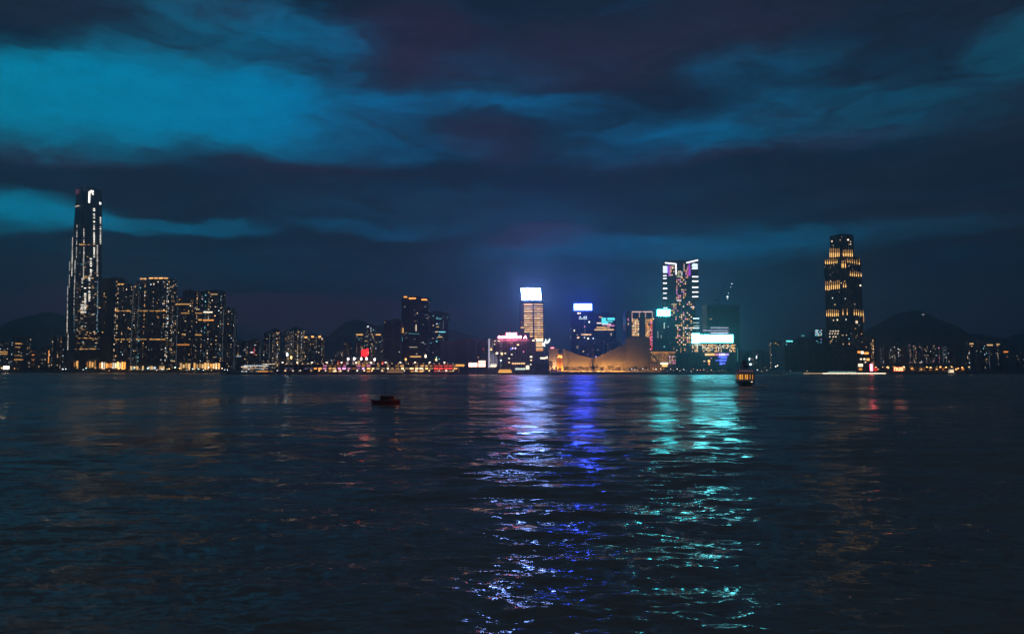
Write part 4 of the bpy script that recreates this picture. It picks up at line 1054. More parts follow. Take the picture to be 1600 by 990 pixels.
# ------------------------------------------------------------------ stepped stone tower, right
def stone_tower():
    rz = math.radians(20.8)
    T_ = Turned('stepped_tower', 'tall stepped stone tower with rows of golden uplit piers', 'skyscraper', 1321, 1550, 25.0, rz)
    t = T_.t; Y = 1550
    zt = lambda py: P(1318, py, Y).z - GROUND
    W_ = mat('dark_stone', (0.19, 0.17, 0.155), 0.8, streak=True)
    tiers = [(25.0, 0, zt(413)), (24.2, zt(413), zt(404)), (16.0, zt(404), zt(368))]
    for i, (h, a, b) in enumerate(tiers):
        one('wall', lambda q: q.prism([(-h, -h), (h, -h), (h, h), (-h, h)], a, b), W_, t)
    # stone piers rise the whole height of each tier
    for h, a, b in tiers[:3]:
        n = 9 if h > 20 else 7
        for k in range(n):
            u = -h + 1.2 + (2 * h - 2.4) * k / (n - 1)
            for nv in (Vector((0, -1, 0)), Vector((-1, 0, 0)), Vector((1, 0, 0))):
                uv = Vector((0, 0, 1)).cross(nv)
                one('pier', lambda q: q.obox(nv * (h + 0.45) + uv * u + Vector((0, 0, (a + b) / 2)), uv * 0.8, nv * 0.5, (0, 0, (b - a) / 2 + 0.8)), W_, t)
    one('roof_plant_room', lambda q: q.box(0, 0, zt(368) + 1.2, 14, 12, 2.4), DARK, t)
    dk, lt = MB(), MB(); r = random.Random(140)
    for face in (0, 1):
        for (h, a, b) in tiers[:3]:
            nv = (Vector((0, -1, 0)), Vector((-1, 0, 0)))[face]; uv = Vector((0, 0, 1)).cross(nv)
            n = 16 if h > 20 else 12
            z = a + 3
            while z < b - 2:
                for k in range(n):
                    u = -h + (2 * h) * (k + 0.5) / n
                    p = 0.30 if z < 55 else (0.10 if z < 80 else 0.02)
                    o_ = nv * (h + 0.12) + uv * u + Vector((0, 0, z))
                    if r.random() < p and z > 22: lt.obox(o_, uv * 1.0, nv * 0.2, (0, 0, 0.8), glow(pick(r, HOME), 1.3 * r.random() ** 1.6 + 0.15))
                    elif r.random() < 0.8: dk.obox(o_, uv * 0.9, nv * 0.15, (0, 0, 1.1))
                z += 3.6
    dk.build('dark_window', PANE, t, stuff=True); lt.build('lit_window', LIT, t, stuff=True)
    UP = emit('painted_uplight', (1.0, 0.56, 0.17), 1.5); UP2 = emit('painted_uplight_dim', (1.0, 0.50, 0.15), 0.5)  # light washing up the piers, put in as glowing strips fading upward
    def row(xs, y0, y1, face, h, w=1.0, slope=0.0):
        for i, px in enumerate(xs):
            dy = slope * i
            q = MB(); T_.strip(q, px, (y0 + y1) / 2 + dy, y1 + dy, w, face, h + 0.95, None, 0.4); q.build('painted_uplight', UP, t)
            q = MB(); T_.strip(q, px, y0 + dy + rng.uniform(-1, 1), (y0 + y1) / 2 + dy - 0.1, w * 0.75, face, h + 0.95, None, 0.4); q.build('painted_uplight', UP2, t)
    row([1297, 1299.8, 1302.6, 1305.6, 1308.4, 1311.2], 388, 402, 1, 16.0, 1.15)
    row([1317.6, 1320.4, 1323.2, 1326, 1328.8, 1331.4], 390, 401, 0, 16.0, 1.15)
    row([1290, 1293, 1296, 1299, 1302, 1305, 1308], 404.5, 412.5, 1, 24.2)
    row([1315.5, 1317.5, 1320.8], 406, 418, 0, 25.0)
    row([1324.5, 1328, 1331.5, 1335, 1338.5, 1342.5], 404, 411, 0, 24.2, slope=0.5)
    row([1328.5, 1331.6, 1334.8, 1338, 1341.4, 1345.4], 424, 431, 0, 25.0, slope=0.2)
    row([1290.4, 1293.4, 1296.4, 1299.4, 1302.4, 1305.4, 1308.4, 1311.4], 440, 453, 1, 25.0, slope=-0.3)
    row([1318, 1321.4], 441, 449, 0, 25.0)
    row([1292, 1295, 1298, 1301, 1304, 1307, 1309.8], 484, 494, 1, 25.0)
    row([1317, 1323.6], 483, 492, 0, 25.0); row([1334.6, 1338, 1341.4, 1345, 1348.6], 483, 492, 0, 25.0, slope=0.4)
    q = MB(); T_.strip(q, 1349.2, 494, 503, 1.0, 0, 25.9, None); q.build('painted_uplight', UP2, t)
    for px, py, s_, p, face, h in ((1300, 377, 1.8, 1.8, 1, 16.0), (1325, 374.6, 2.2, 2.0, 0, 16.0), (1328.8, 377.5, 1.4, 1.0, 0, 16.0), (1329, 381.5, 1.8, 0.9, 0, 16.0), (1313, 375, 1.4, 0.7, 1, 16), (1344.2, 445.8, 2.2, 2.2, 0, 25), (1308.6, 499.6, 2.0, 1.6, 1, 25), (1302.5, 500, 1.6, 1.0, 1, 25), (1338.5, 503, 4.0, 0.9, 0, 25)):
        q = MB(); T_.strip(q, px, py - s_ / 2, py + s_ / 2, s_, face, h + 0.6, None); q.build('lamp', emit('wall_lamp_%d' % px, CREAM, p), t)
    for y, xs in ((517, (1298, 1302, 1306, 1310)), (521, (1297, 1301, 1305, 1309)), (526, (1297, 1302, 1306))):
        for px in xs:
            q = MB(); T_.strip(q, px, y - 0.9, y + 0.9, 2.4, 1, 25.4, None); q.build('light_band', emit('room_cream', CREAM, 0.9), t)
stone_tower()

# dark waterfront buildings on the right
tower('exhibition_block', 'broad black waterfront block in front of the stepped stone tower', 1226, 1339, 540, 1300, 60, None, 3, prob=0.0, seed=150, crown='flat', notch=False)
t = tower('exhibition_block', 'dark upper block with cyan rooms standing behind the broad black block', 1262, 1296, 528, 1400, 40, None, 3, prob=0.0, seed=151, crown='flat', notch=False)
r = random.Random(151)
lights_at(t, region(r, 1274, 1285, 530, 536, 2.2, 2.4, 0.5, [(CYAN, 3), (VIOLET, 1)], 0.6))
t = tower('office_tower', 'short tower with cyan and gold rooms left of the stepped stone tower', 1273, 1290, 514, 1460, 24, None, 0, prob=0.0, seed=152, crown='flat')
lights_at(t, region(r, 1274.5, 1284, 516, 525, 2.2, 2.5, 0.72, [(CYAN, 4), (COOL, 3), (GOLD, 1)], 1.0))
t = tower('office_block', 'block with a cyan roof light left of the broad black block', 1227, 1241, 533, 1420, 24, None, 0, prob=0.05, seed=153, crown='flat')
bar_at(t, 'roof_light', 1228.5, 1238.5, 531.8, 533.8, (0.15, 0.85, 0.85), 1.2, 0.6)
t = tower('office_block', 'low slanted looking block with dim teal roof lamps beside the cyan roof light', 1243, 1258, 526, 1440, 20, None, 0, prob=0.03, seed=154)
bar_at(t, 'roof_light', 1252, 1257, 523.2, 525, (0.15, 0.6, 0.7), 0.35, 0.6)
G5 = 'far blocks right of the harbour'
for i, (a, b, y, pr, lab) in enumerate((
        (1160, 1176, 550, 0.06, 'dim far block right of the wide teal screen'),
        (1180, 1196, 546, 0.05, 'dim far block midway between the teal screen and the gold rooms'),
        (1206, 1214, 530, 0.34, 'left far block of a pair with gold rooms left of the cyan roof light'),
        (1215, 1226, 532, 0.42, 'right far block of a pair with gold rooms left of the cyan roof light'))):
    tower('apartment_tower', lab, a, b, y, 1900 + 15 * i, 22, G5, i % 4, prob=pr, power=1.8, seed=160 + i)
t = tower('office_tower', 'block lit with scattered gold rooms directly right of the stepped stone tower', 1341, 1360, 527, 1480, 28, None, 1, prob=0.20, pal=[(WARM, 4), (GOLD, 4), (CREAM, 3)], seed=170, power=1.6)
tower('apartment_tower', 'slim block with a bright gold column of rooms right of the stepped stone tower', 1357, 1369, 524, 1640, 22, None, 0, prob=0.42, pal=[(WARM, 4), (GOLD, 3), (CREAM, 2)], seed=171, power=1.8)
t = tower('waterfront_restaurant', 'low curved looking building with big amber windows beside the broad black block', 1339.5, 1362, 545, 1330, 22, None, 3, prob=0.0, seed=172, crown='flat', notch=False)
for a, b, y0, y1, col, p in ((1340, 1345, 548.2, 551.4, AMBER, 1.2), (1345.5, 1349, 548.5, 552.5, CREAM, 2.0), (1350.5, 1357, 550, 553, AMBER, 1.5), (1344, 1346.4, 559.6, 561.8, CREAM, 1.6), (1349, 1352, 559.4, 562, CREAM, 1.4), (1354, 1358.4, 559.4, 563.2, GOLD, 1.2),
                            (1341, 1348, 568, 572.5, CREAM, 1.3), (1342, 1347, 575, 578, AMBER, 0.8), (1351, 1353, 564.5, 566.5, CREAM, 1.0)): bar_at(t, 'lit_window', a, b, y0, y1, col, p, 0.5)
# estates on the far slopes
G6 = 'estate blocks on the far right slope'
est = [(1371, 1380, 539, .24), (1381, 1390, 537, .22), (1391, 1398, 541, .18), (1400, 1408, 536, .20), (1409, 1417, 540, .20), (1424, 1432, 535, .30), (1433, 1441, 536, .36), (1442, 1451, 539, .26), (1453, 1460, 534, .30), (1461, 1469, 535, .30), (1470, 1480, 537, .20), (1481, 1489, 546, .14)]
side = ['leftmost', 'second', 'third', 'fourth', 'fifth', 'sixth', 'seventh', 'eighth', 'ninth', 'tenth', 'eleventh', 'twelfth and last']
for i, (a, b, y, pr) in enumerate(est):
    tower('apartment_tower', 'small far estate block under the dark hill, %s from the stepped stone tower' % ('first' if i == 0 else side[i]), a, b, y, 2350 + 20 * (i % 3), 20, G6, i % 4, prob=pr * 0.9, power=1.9, seed=200 + i, bay=4.5, pal=[(WARM, 4), (COOL, 4), (CREAM, 4), (PINK, 1)], low=25)
G7 = 'slab blocks near the right edge'
for i, (a, b, y, pr, lab) in enumerate(((1513, 1523, 532, .22, 'leftmost pale slab block near the right edge with gold top floor'), (1525, 1536, 531, .22, 'second pale slab block near the right edge'), (1540, 1553, 534, .20, 'middle slab block near the right edge with a gold band'),
                                        (1555, 1565, 533, .24, 'tallest slab block with a gold roof lamp near the right edge'), (1566, 1575, 536, .22, 'slab block with a red lamp near the right edge'), (1594, 1606, 545, .10, 'dim block cut by the right edge'))):
    t = tower('apartment_tower', lab, a, b, y, 2050 + 18 * (i % 2), 20, G7, 2, prob=pr * 0.7, power=1.7, seed=220 + i, bay=4.0)
    if i in (0, 2, 3): bar_at(t, 'light_band', a + 2, b - 2, y + 4, y + 5.6, WARM, 1.0, 0.6)
    if i == 4: bar_at(t, 'light_band', 1568, 1575, 548.5, 550.4, AMBER, 0.9, 0.6)

# dim city filling the gaps behind: individually placed, nothing tells them apart but where they stand
r = random.Random(300)
MARK = [(15, 'the gold banded block at the left edge'), (45, 'the dim slab with a mast'), (95, 'the orange strip block'), (140, 'the tallest tower'), (172, 'the dark slim tower'), (205, 'the small gold cap'), (255, 'the long gold roof line'), (335, 'the twin with the gold bar'),
        (366, 'the lower dim tower'), (400, 'the excursion boat'), (450, 'the left end of the long pier'), (520, 'the three gold capped towers'), (550, 'the red neon columns'), (590, 'the unlit square block'), (620, 'the gap before the gold crown'), (665, 'the gold crowned tower'), (725, 'the grey slatted blocks'), (780, 'the hotel letters'), (805, 'the right half of the pink hotel'),
        (872, 'the clock tower'), (898, 'the blue screen tower'), (990, 'the red and gold hotel'), (1078, 'the neon edged tower'), (1172, 'the ferry heading away'), (1203, 'the pair of gold roomed blocks'), (1300, 'the broad black block'), (1332, 'the stepped stone tower'), (1388, 'the red letter sign'), (1462, 'the far estate blocks'), (1505, 'the far right shore terrace')]
near = lambda px: min(MARK, key=lambda m_: abs(m_[0] - px))[1]
G8 = 'unlit blocks far behind the waterfront'
for i in range(30):
    px = [6, 30, 90, 118, 168, 200, 250, 330, 362, 398, 440, 515, 545, 582, 610, 655, 712, 770, 790, 868, 890, 975, 1075, 1170, 1200, 1300, 1330, 1385, 1460, 1500][i] + r.uniform(-4, 4)
    wd = r.uniform(16, 30)
    tower('city_block', 'small unlit block far behind %s' % near(px), px - wd / 2, px + wd / 2, r.uniform(550, 563), 2500 + 30 * (i % 5), 24, G8, i % 4, prob=0.05, power=0.9, seed=310 + i, bay=5, notch=False)

# ------------------------------------------------------------------ long cruise pier
def long_pier():
    Y = 1182; 
    xa, xb = P(443, 575, Y).x, P(716, 575, Y).x; L = xb - xa; h = P(560, 570.0, Y).z - GROUND
    t = thing('cruise_pier', 'long low pier building with rows of lamps along its roof and lower deck', 'pier building', ((xa + xb) / 2, Y, GROUND))
    one('wall', lambda q: q.box(0, 16, h / 2, L, 30, h), CONC[1], t)
    one('roof', lambda q: q.box(0, 15.5, h + 0.35, L + 2, 33, 0.66), CONC[2], t)
    one('deck', lambda q: q.box(0, -0.6, 4.2, L, 2.6, 0.5), CONC[0], t)
    one('deck', lambda q: q.box(0, -0.6, 8.6, L, 2.6, 0.5), CONC[0], t)
    n = 36
    for k in range(n + 1):
        x = -L / 2 + 0.6 + (L - 1.2) * k / n
        one('column', lambda q: q.box(x, -1.4, h / 2, 0.8, 0.8, h - 0.1), CONC[2], t)
    r = random.Random(9)
    for k in range(n):
        px = 443 + (716 - 443) * (k + 0.5) / n; x = -L / 2 + 0.6 + (L - 1.2) * (k + 0.5) / n; bw = (L - 1.2) / n
        for lv, (z, hh) in enumerate(((6.4, 3.0), (10.6, 2.6), (2.1, 2.4))):
            col, p = None, 0
            if lv == 0:
                if px < 485: col, p = (0.6, 0.5, 0.9), (0.07 if r.random() < 0.6 else 0)
                elif px < 500: col, p = AMBER, 1.0
                elif px < 575: col, p = r.choice(((1, 0.35, 0.7), WARM, AMBER, (0.8, 0.5, 1.0), GOLD)), r.choice((0.15, 0.5, 0.9, 1.1))
                elif px < 680: col, p = r.choice((WARM, GOLD, CREAM)), r.choice((0.2, 0.7, 1.2, 1.3))
                elif px < 708: col, p = (1.0, 0.07, 0.04), 0.75
                else: col, p = GOLD, 0.6
            elif lv == 1:
                if 580 < px < 680 or px > 705: col, p = GOLD, r.choice((0, 0.2, 0.5))
                elif 680 <= px <= 705: col, p = (1, 0.10, 0.05), 0.35
                elif 500 < px < 580: col, p = r.choice((AMBER, PINK)), r.choice((0, 0.1, 0.35))
            else:
                if r.random() < 0.4 and px > 500: col, p = r.choice((WARM, GOLD, AMBER)), r.choice((0.2, 0.5, 0.9))
                elif 678 < px < 708: col, p = (1, 0.2, 0.15), 0.25
            w = bw * (r.uniform(0.45, 0.8) if px < 680 else 0.8)
            m = emit('shop_%d_%d_%d_%d' % (lv, k, int(px), 0), col, p * 1.5) if p else PANE
            one('shop_front', lambda q: q.box(x + (r.uniform(-0.1, 0.1) * bw if p else 0), 0.85, z, w if p else bw * 0.8, 0.5, hh * (r.uniform(0.6, 1) if p else 1)), m, t)
    return t
long_pier()

# ------------------------------------------------------------------ street lamps
def lamp_proto():
    t = thing('street_lamp', 'tall lamp', 'street lamp', (0, 0, 0))
    one('pole', lambda q: q.lathe(0, 0, [(0.28, 0), (0.22, 1.0), (0.14, 9.0)], 6), STEEL, t)
    one('lamp_head', lambda q: q.lathe(0, 0, [(0.5, 8.7), (1.25, 9.3), (1.35, 9.9), (0.7, 10.6)], 8), emit('lamp_cream', (1.0, 0.80, 0.55), 6.0), t)
    one('lamp_cap', lambda q: q.lathe(0, 0, [(0.9, 10.62), (0.5, 10.95), (0.1, 11.0)], 8), STEEL, t)
    return t
proto = lamp_proto(); used = [False]
LAMPM = {}
def lamp(x, y, z, h, label, group, col=None, power=None, size=1.0):
    o = proto if not used[0] else copy_tree(proto)
    used[0] = True
    o.location = (x, y, z); o.scale = (size, size, h / 10.0)
    o['label'] = label; o['group'] = group
    if col:
        for ch in o.children:
            if ch.name.startswith('lamp_head'):
                key = (tuple(col), power)
                if key not in LAMPM:
                    me = ch.data.copy(); me.materials.clear(); me.materials.append(emit('lamp_%d' % len(LAMPM), col, power)); LAMPM[key] = me
                ch.data = LAMPM[key]
    return o
r = random.Random(17)
for k in range(12):
    px = 441.5 + k * 23.0; Y = 1184; p = P(px, 566.5, Y)
    lamp(p.x, Y, GROUND + (P(560, 570, Y).z - GROUND) + 0.7, 3.6, 'bright lamp of the evenly spaced row along the long pier roof', 'lamps along the pier roof', (1.0, 0.82, 0.62), 5.0, 1.25)
for k in range(34):
    px = 448 + k * 7.9 + r.uniform(-1.5, 1.5); Y = 1183; p = P(px, 568.5, Y)
    lamp(p.x, Y + 0.8, GROUND + (P(560, 570, Y).z - GROUND) + 0.7, 1.6, 'small amber lamp strung between the bright lamps on the pier roof', 'small lamps on the pier roof', r.choice(((1, .5, .2), (1, .62, .3))), r.choice((2.0, 3.5)), 0.8)
for k in range(26):
    px = 395 + k * 12.6 + r.uniform(-3, 3); Y = 1179.3; p = P(px, 580, Y)
    if px < 426: continue
    lamp(p.x, Y, GROUND, 3.2, 'low quay lamp at the water edge of the long pier', 'quay lamps below the pier', r.choice(((1, .7, .45), (1, .85, .7), (1, .55, .25))), r.choice((2.5, 4.0, 6.0)), 0.95)
for px, py in ((553.5, 559.5), (564.5, 559.5), (572.8, 559.5), (585.4, 560.8), (544, 560)):
    p = P(px, py, 1260); lamp(p.x, 1260, GROUND, p.z - GROUND, 'white mast lamp beside the red neon columns', 'mast lamps near the red neon', (1, .86, .8), 4.0, 1.3)
for px, py, col, p_ in ((448.7, 552.7, COOL, 4.0), (455, 557.5, GOLD, 4.0), (634, 560.5, GOLD, 2.0), (681.5, 561, WARM, 2.2), (665, 555.5, CREAM, 3.0), (730, 561.3, WARM, 2.4), (854, 557.5, CREAM, 2.4), (605.5, 531.5, COOL, 3.0)):
    p = P(px, py, 1400 if py > 540 else 1460)
    if py > 540: lamp(p.x, 1400, GROUND, p.z - GROUND, 'tall %s high mast lamp standing alone above the roofs' % {COOL: 'white', GOLD: 'gold', WARM: 'amber', CREAM: 'cream'}[col], 'lone mast lamps', col, p_, 1.3)

# lamps of the promenade on the right and small ones under the trees
for k in range(30):
    px = 882 + k * 2.75 + r.uniform(-0.8, 0.8); p = P(px, 579.5 + r.uniform(-0.8, 0.8), 1182)
    lamp(p.x, 1182 + r.uniform(0, 3), GROUND, max(1.5, p.z - GROUND), 'low warm lamp of the close row in front of the curved hall', 'promenade lamps below the curved hall', r.choice(((1, .6, .3), (1, .45, .15), (1, .75, .5), (1, .4, .2))), r.choice((0.6, 1.2, 2.2)), 0.6)
for k in range(34):
    px = 966 + k * 5.4 + r.uniform(-2, 2); p = P(px, 578 + r.uniform(-2.5, 2.0), 1184)
    if px > 1140: continue
    lamp(p.x, 1184 + r.uniform(0, 4), GROUND, max(1.5, p.z - GROUND), 'low lamp along the promenade below the wide teal screen', 'promenade lamps below the teal screen', r.choice(((1, .6, .3), (1, .12, .08), (1, .8, .65), (1, .5, .2), (.8, .9, 1))), r.choice((0.6, 1.2, 2.0)), 0.6)
for px, py, col, pw, s_ in ((1129.6, 574.5, (1, .03, .03), 3.0, 1.4), (1104.5, 576, (1, .05, .05), 1.6, 1.0), (1131, 578.5, (1, .6, .5), 2.5, 1.0), (1172.5, 568.5, COOL, 4.0, 1.5), (1183.5, 577.5, COOL, 2.0, 1.0), (1190, 580.5, CREAM, 2.4, 0.9), (1182, 557, COOL, 1.6, 0.8), (1171, 560, COOL, 2.0, 0.9), (1198, 578, CREAM, 1.5, 0.8),
                            (1212, 572, COOL, 2.0, 0.8), (1215, 570.5, CREAM, 1.4, 0.8), (1235, 579, VIOLET, 0.8, 0.8), (1261, 579.5, CREAM, 2.0, 0.8), (1259, 543.5, COOL, 0.8, 0.7)):
    Y = 1295 if px < 1225 else 1216.5
    if py < 550: continue
    p = P(px, py, Y); nm = 'red' if col[1] < 0.1 else ('violet' if col == VIOLET else 'white')
    lamp(p.x, Y, GROUND, max(1.5, p.z - GROUND), '%s lamp standing at the water edge right of the teal screen' % nm, 'quay lamps right of the teal screen', col, pw, s_)
for k in range(46):
    px = 1368 + k * 3.4 + r.uniform(-2, 2); py = 572.5 + 4.5 * r.random() ** 1.5; Y = 1500 if px > 1410 else 1440
    p = P(px, py, Y)
    lamp(p.x, Y + r.uniform(0, 90), GROUND, max(2.5, p.z - GROUND), 'amber road lamp on the far right shore', 'road lamps on the right shore', r.choice(((1, .55, .2), (1, .62, .3), (1, .42, .12))), r.choice((1.5, 3.2, 5.0)), 1.15)
for k in range(60):
    px = 2 + k * 6.0 + r.uniform(-3, 3); py = 573.0 + 6 * r.random(); Y = 1775
    if (8 < px < 150 and r.random() < 0.75): continue
    p = P(px, py, Y)
    lamp(p.x, Y + r.uniform(0, 4), GROUND, max(2.0, p.z - GROUND), 'small lamp along the dark left shore', 'shore lamps on the left', r.choice(((1, .5, .18), (1, .45, .1), (.85, .95, 1), (1, .7, .4), (.6, 1, .85))), r.choice((1.5, 3.0, 5.0)), 1.1)
# ------------------------------------------------------------------ left shore terraces, signs and billboards
def terrace(name, label, px0, px1, py, Y, n, cols, powers, seed):
    r = random.Random(seed)
    xa, xb = P(px0, 575, Y).x, P(px1, 575, Y).x; L = xb - xa; h = P(px0, py, Y).z - GROUND
    t = thing(name, label, 'terrace', ((xa + xb) / 2, Y, GROUND))
    one('wall', lambda q: q.box(0, 9, h / 2, L, 16, h), CONC[1], t)
    one('roof', lambda q: q.box(0, 8, h + 0.3, L + 1.5, 20, 0.56), CONC[0], t)
    for k in range(n):
        x = -L / 2 + L * (k + 0.5) / n; p = r.choice(powers)
        m = emit('terrace_%s_%d' % (seed, k), r.choice(cols), p) if p else PANE
        one('shop_front', lambda q: q.box(x, 0.8, h * 0.55, L / n * r.uniform(0.5, 0.85), 0.5, h * r.uniform(0.35, 0.7)), m, t)
        one('column', lambda q: q.box(x - L / n / 2 + 0.4, 0.2, h / 2, 0.7, 0.7, h - 0.1), CONC[2], t)
    return t
terrace('shop_terrace', 'low terrace of bright orange shop fronts at the foot of the left cluster', 154, 196, 563.5, 1792, 12, [AMBER, GOLD, (1, .7, .45), CREAM], (0.8, 1.6, 2.6), 1)
terrace('shop_terrace', 'low terrace of dimmer amber shop fronts left of the moored excursion boat', 276, 344, 565, 1792, 16, [AMBER, GOLD, WARM], (0, 0.5, 0.9, 1.3), 2)
terrace('shop_terrace', 'low dark terrace with a few white lights between the two amber terraces', 198, 262, 570, 1790, 14, [COOL, (0.6, 1, 0.85), WARM], (0, 0, 0.4, 0.8), 3)
terrace('shop_terrace', 'low dark terrace with an amber bar below the tallest tower', 110, 150, 561, 1800, 10, [AMBER, GOLD, COOL], (0, 0.3, 0.9), 4)
terrace('shop_terrace', 'dim terrace behind the red neon columns', 526, 600, 561, 1300, 16, [WARM, (1, .7, .8), REDL], (0, 0.15, 0.3, 0.5), 5)
terrace('shop_terrace', 'dark low terrace on the far right shore', 1400, 1512, 573, 1560, 22, [AMBER, WARM], (0, 0, 0.25, 0.6), 6)

# red neon columns
Y = 1250; p = P(570.3, 575, Y)
t = thing('neon_sign', 'cluster of glowing red neon columns above the long pier', 'neon sign', (p.x, Y, GROUND))
RED = emit('red_neon', (1.0, 0.020, 0.025), 3.2, True)
for px, y0, y1 in ((565.2, 547, 557), (567.6, 545, 556), (570.0, 546, 558), (572.4, 544.4, 557), (574.6, 544, 555)):
    a = P(px, y1, Y) - t.location; b = P(px, y0, Y) - t.location
    one('neon_column', lambda q: q.lathe(a.x, 0, [(0.6, a.z), (0.95, a.z + 0.5), (0.95, b.z - 0.5), (0.4, b.z)], 8), RED, t)
one('sign_frame', lambda q: [q.bar((x, 1.4, 0), (x, 1.4, 30), 0.3) for x in (-5, 0, 5)] + [q.bar((-6, 1.4, z), (6, 1.4, z), 0.25) for z in (20, 28)], DARK, t)

# white billboards beside the hotel
def billboard(label, px0, px1, py0, py1, Y, col, power, cat='billboard', legs=2):
    a, b = P(px0, py1, Y), P(px1, py0, Y)
    t = thing('billboard', label, cat, ((a.x + b.x) / 2, Y, GROUND))
    w, h = b.x - a.x, b.z - a.z; zc = (a.z + b.z) / 2 - GROUND
    one('panel', lambda q: q.box(0, -0.3, zc, w, 0.4, h), emit('billboard_%d' % px0, col, power, True), t)
    one('frame', lambda q: [q.box(0, 0.3, zc, w + 0.8, 0.7, h + 0.8)], DARK, t)
    for k in range(legs):
        x = (k - (legs - 1) / 2) * w * 0.6
        one('post', lambda q: q.bar((x, 0.3, 0), (x, 0.3, max(1.0, zc - h / 2)), 0.35), STEEL, t)
    return t
billboard('largest white billboard with a red glow left of the hotel', 732.5, 745.8, 566.6, 572.8, 1225, (1.0, 0.42, 0.30), 6.0)
billboard('white billboard on the red lit block beside the hotel', 747.6, 758.6, 567.6, 573.0, 1226, (1.0, 0.55, 0.40), 3.2)
billboard('salmon panel directly above the right white billboard', 747.6, 758.6, 563.2, 566.9, 1226.6, (1.0, 0.20, 0.12), 0.9)
billboard('small golden billboard at the right end of the long pier', 712, 725.5, 569, 572, 1176.5, (1.0, 0.45, 0.08), 1.4)
billboard('small white billboard at the dark left edge of the shore', 5, 14.5, 571.6, 576.6, 1772, (1.0, 0.80, 0.55), 6.0)
billboard('white lit panel above the ferry landing below the hotel', 805, 821, 574.5, 577.6, 1192, (0.85, 1.0, 0.85), 0.9)
billboard('tall cream lit panel above the ferry landing', 821.8, 827, 570.8, 576.8, 1191, (1.0, 0.85, 0.55), 2.0)
billboard('long white lamp panel left of the tan block', 844, 852.5, 558, 560.6, 1300, (1.0, 0.85, 0.6), 2.2)
billboard('tall narrow white sign with a red glow on the right quay', 1359.6, 1363.2, 568.4, 579.4, 1222, (1.0, 0.10, 0.14), 14.0)
billboard('small red panel right of the tall narrow white sign', 1366, 1370.5, 574, 579.6, 1223, (1.0, 0.03, 0.03), 0.8)

# quay sign with letters
a, b = P(1397, 579.6, 1335), P(1410.6, 573.6, 1335)
t = thing('letter_sign', 'glowing letter sign with a red halo on the right quay', 'sign', ((a.x + b.x) / 2, 1335, GROUND))
seven_text(t, 'sign_letters', 'nua', 1397, 1410.6, 573.4, 579.2, emit('red_letters', (1.0, 0.33, 0.14), 5.0, True), 1335)
one('sign_board', lambda q: q.box(0, 0.4, (a.z + b.z) / 2 - GROUND, b.x - a.x + 3, 0.6, b.z - a.z + 2.0), mat('red_board', (0.45, 0.02, 0.02), 0.5), t)
one('post', lambda q: [q.bar((x, 0.5, 0), (x, 0.5, 2.0), 0.3) for x in (-5, 5)], STEEL, t)

# long light line on the right quay edge: a landing stage with a lamp strip
p0, p1 = P(1254, 583, 1206), P(1384, 583, 1206)
t = thing('landing_stage', 'long flat landing stage edged with one continuous white light line', 'landing stage', ((p0.x + p1.x) / 2, 1209, 0.0))
L = p1.x - p0.x
one('deck', lambda q: q.box(0, 0, 1.4, L, 6, 0.5), CONC[0], t)
one('fender', lambda q: q.box(0, -2.8, 0.5, L, 0.5, 1.3), DARK, t)
one('light_strip', lambda q: q.box(L * 0.12, -3.2, 1.75, L * 0.76, 0.3, 0.8), emit('stage_line', (1.0, 0.86, 0.62), 2.4), t)
one('light_strip', lambda q: q.box(-L * 0.375, -3.2, 1.75, L * 0.23, 0.3, 0.5), emit('stage_line_dim', (1.0, 0.70, 0.42), 1.0), t)
for k in range(24):
    x = -L * 0.18 + k * L * 0.0145
    one('deck_lamp', lambda q: q.box(x, 1.5, 4.2, 0.9, 0.4, 0.8), emit('deck_lamp_%d' % (k % 3), (0.55, 0.95, 0.85), (0.5, 0.9, 1.4)[k % 3]), t)
one('rail', lambda q: [q.bar((-L * 0.2, 1.8, 3.6), (L * 0.2, 1.8, 3.6), 0.1)] + [q.bar((x, 1.8, 1.6), (x, 1.8, 4.6), 0.1) for x in np.linspace(-L * 0.2, L * 0.2, 30)], STEEL, t)

# hilltop mast
p = P(1442.2, 491.5, 3900)
t = thing('hilltop_mast', 'short mast with a lamp on the summit of the right hill', 'mast', (p.x, 3900, p.z - 14))
one('pole', lambda q: q.lathe(0, 0, [(1.5, -10), (0.8, 14)], 6), STEEL, t)
one('lamp', lambda q: q.box(0, -1, 14.5, 12, 3, 3.4), emit('hill_lamp', (0.85, 0.8, 0.8), 0.9), t)

# ------------------------------------------------------------------ promenade trees
BARK = mat('bark', (0.09, 0.07, 0.055), 0.9); LEAFM = mat('dark_foliage', (0.045, 0.075, 0.035), 0.8, var=0.5, scale=0.6)
def tree_mesh(seed, h):
    r = random.Random(seed); tk, cr = MB(), MB()
    tk.lathe(0, 0, [(0.38, 0), (0.28, h * 0.25), (0.16, h * 0.5)], 6)
    for k in range(5):
        a = r.uniform(0, 6.28); tk.bar((0, 0, h * 0.38), (math.cos(a) * h * 0.26, math.sin(a) * h * 0.26, h * r.uniform(0.6, 0.85)), 0.09)
    cl = [(r.gauss(0, 0.20) * h, r.gauss(0, 0.20) * h, h * r.uniform(0.45, 0.92), h * r.uniform(0.10, 0.2)) for _ in range(11)]
    for x, y, z, rad in cl:
        for k in range(34):
            d = Vector((r.gauss(0, 1), r.gauss(0, 1), r.gauss(0, 0.8))).normalized() * rad * r.random() ** 0.35
            o = Vector((x, y, z)) + d; s = r.uniform(0.22, 0.5)
            u = Vector((r.gauss(0, 1), r.gauss(0, 1), r.gauss(0, 1))).normalized(); v = u.orthogonal().normalized()
            cr.quad(tuple(o - u * s), tuple(o - v * s * 0.6), tuple(o + u * s), tuple(o + v * s * 0.6))
    return tk.mesh('trunk', BARK), cr.mesh('crown', LEAFM)
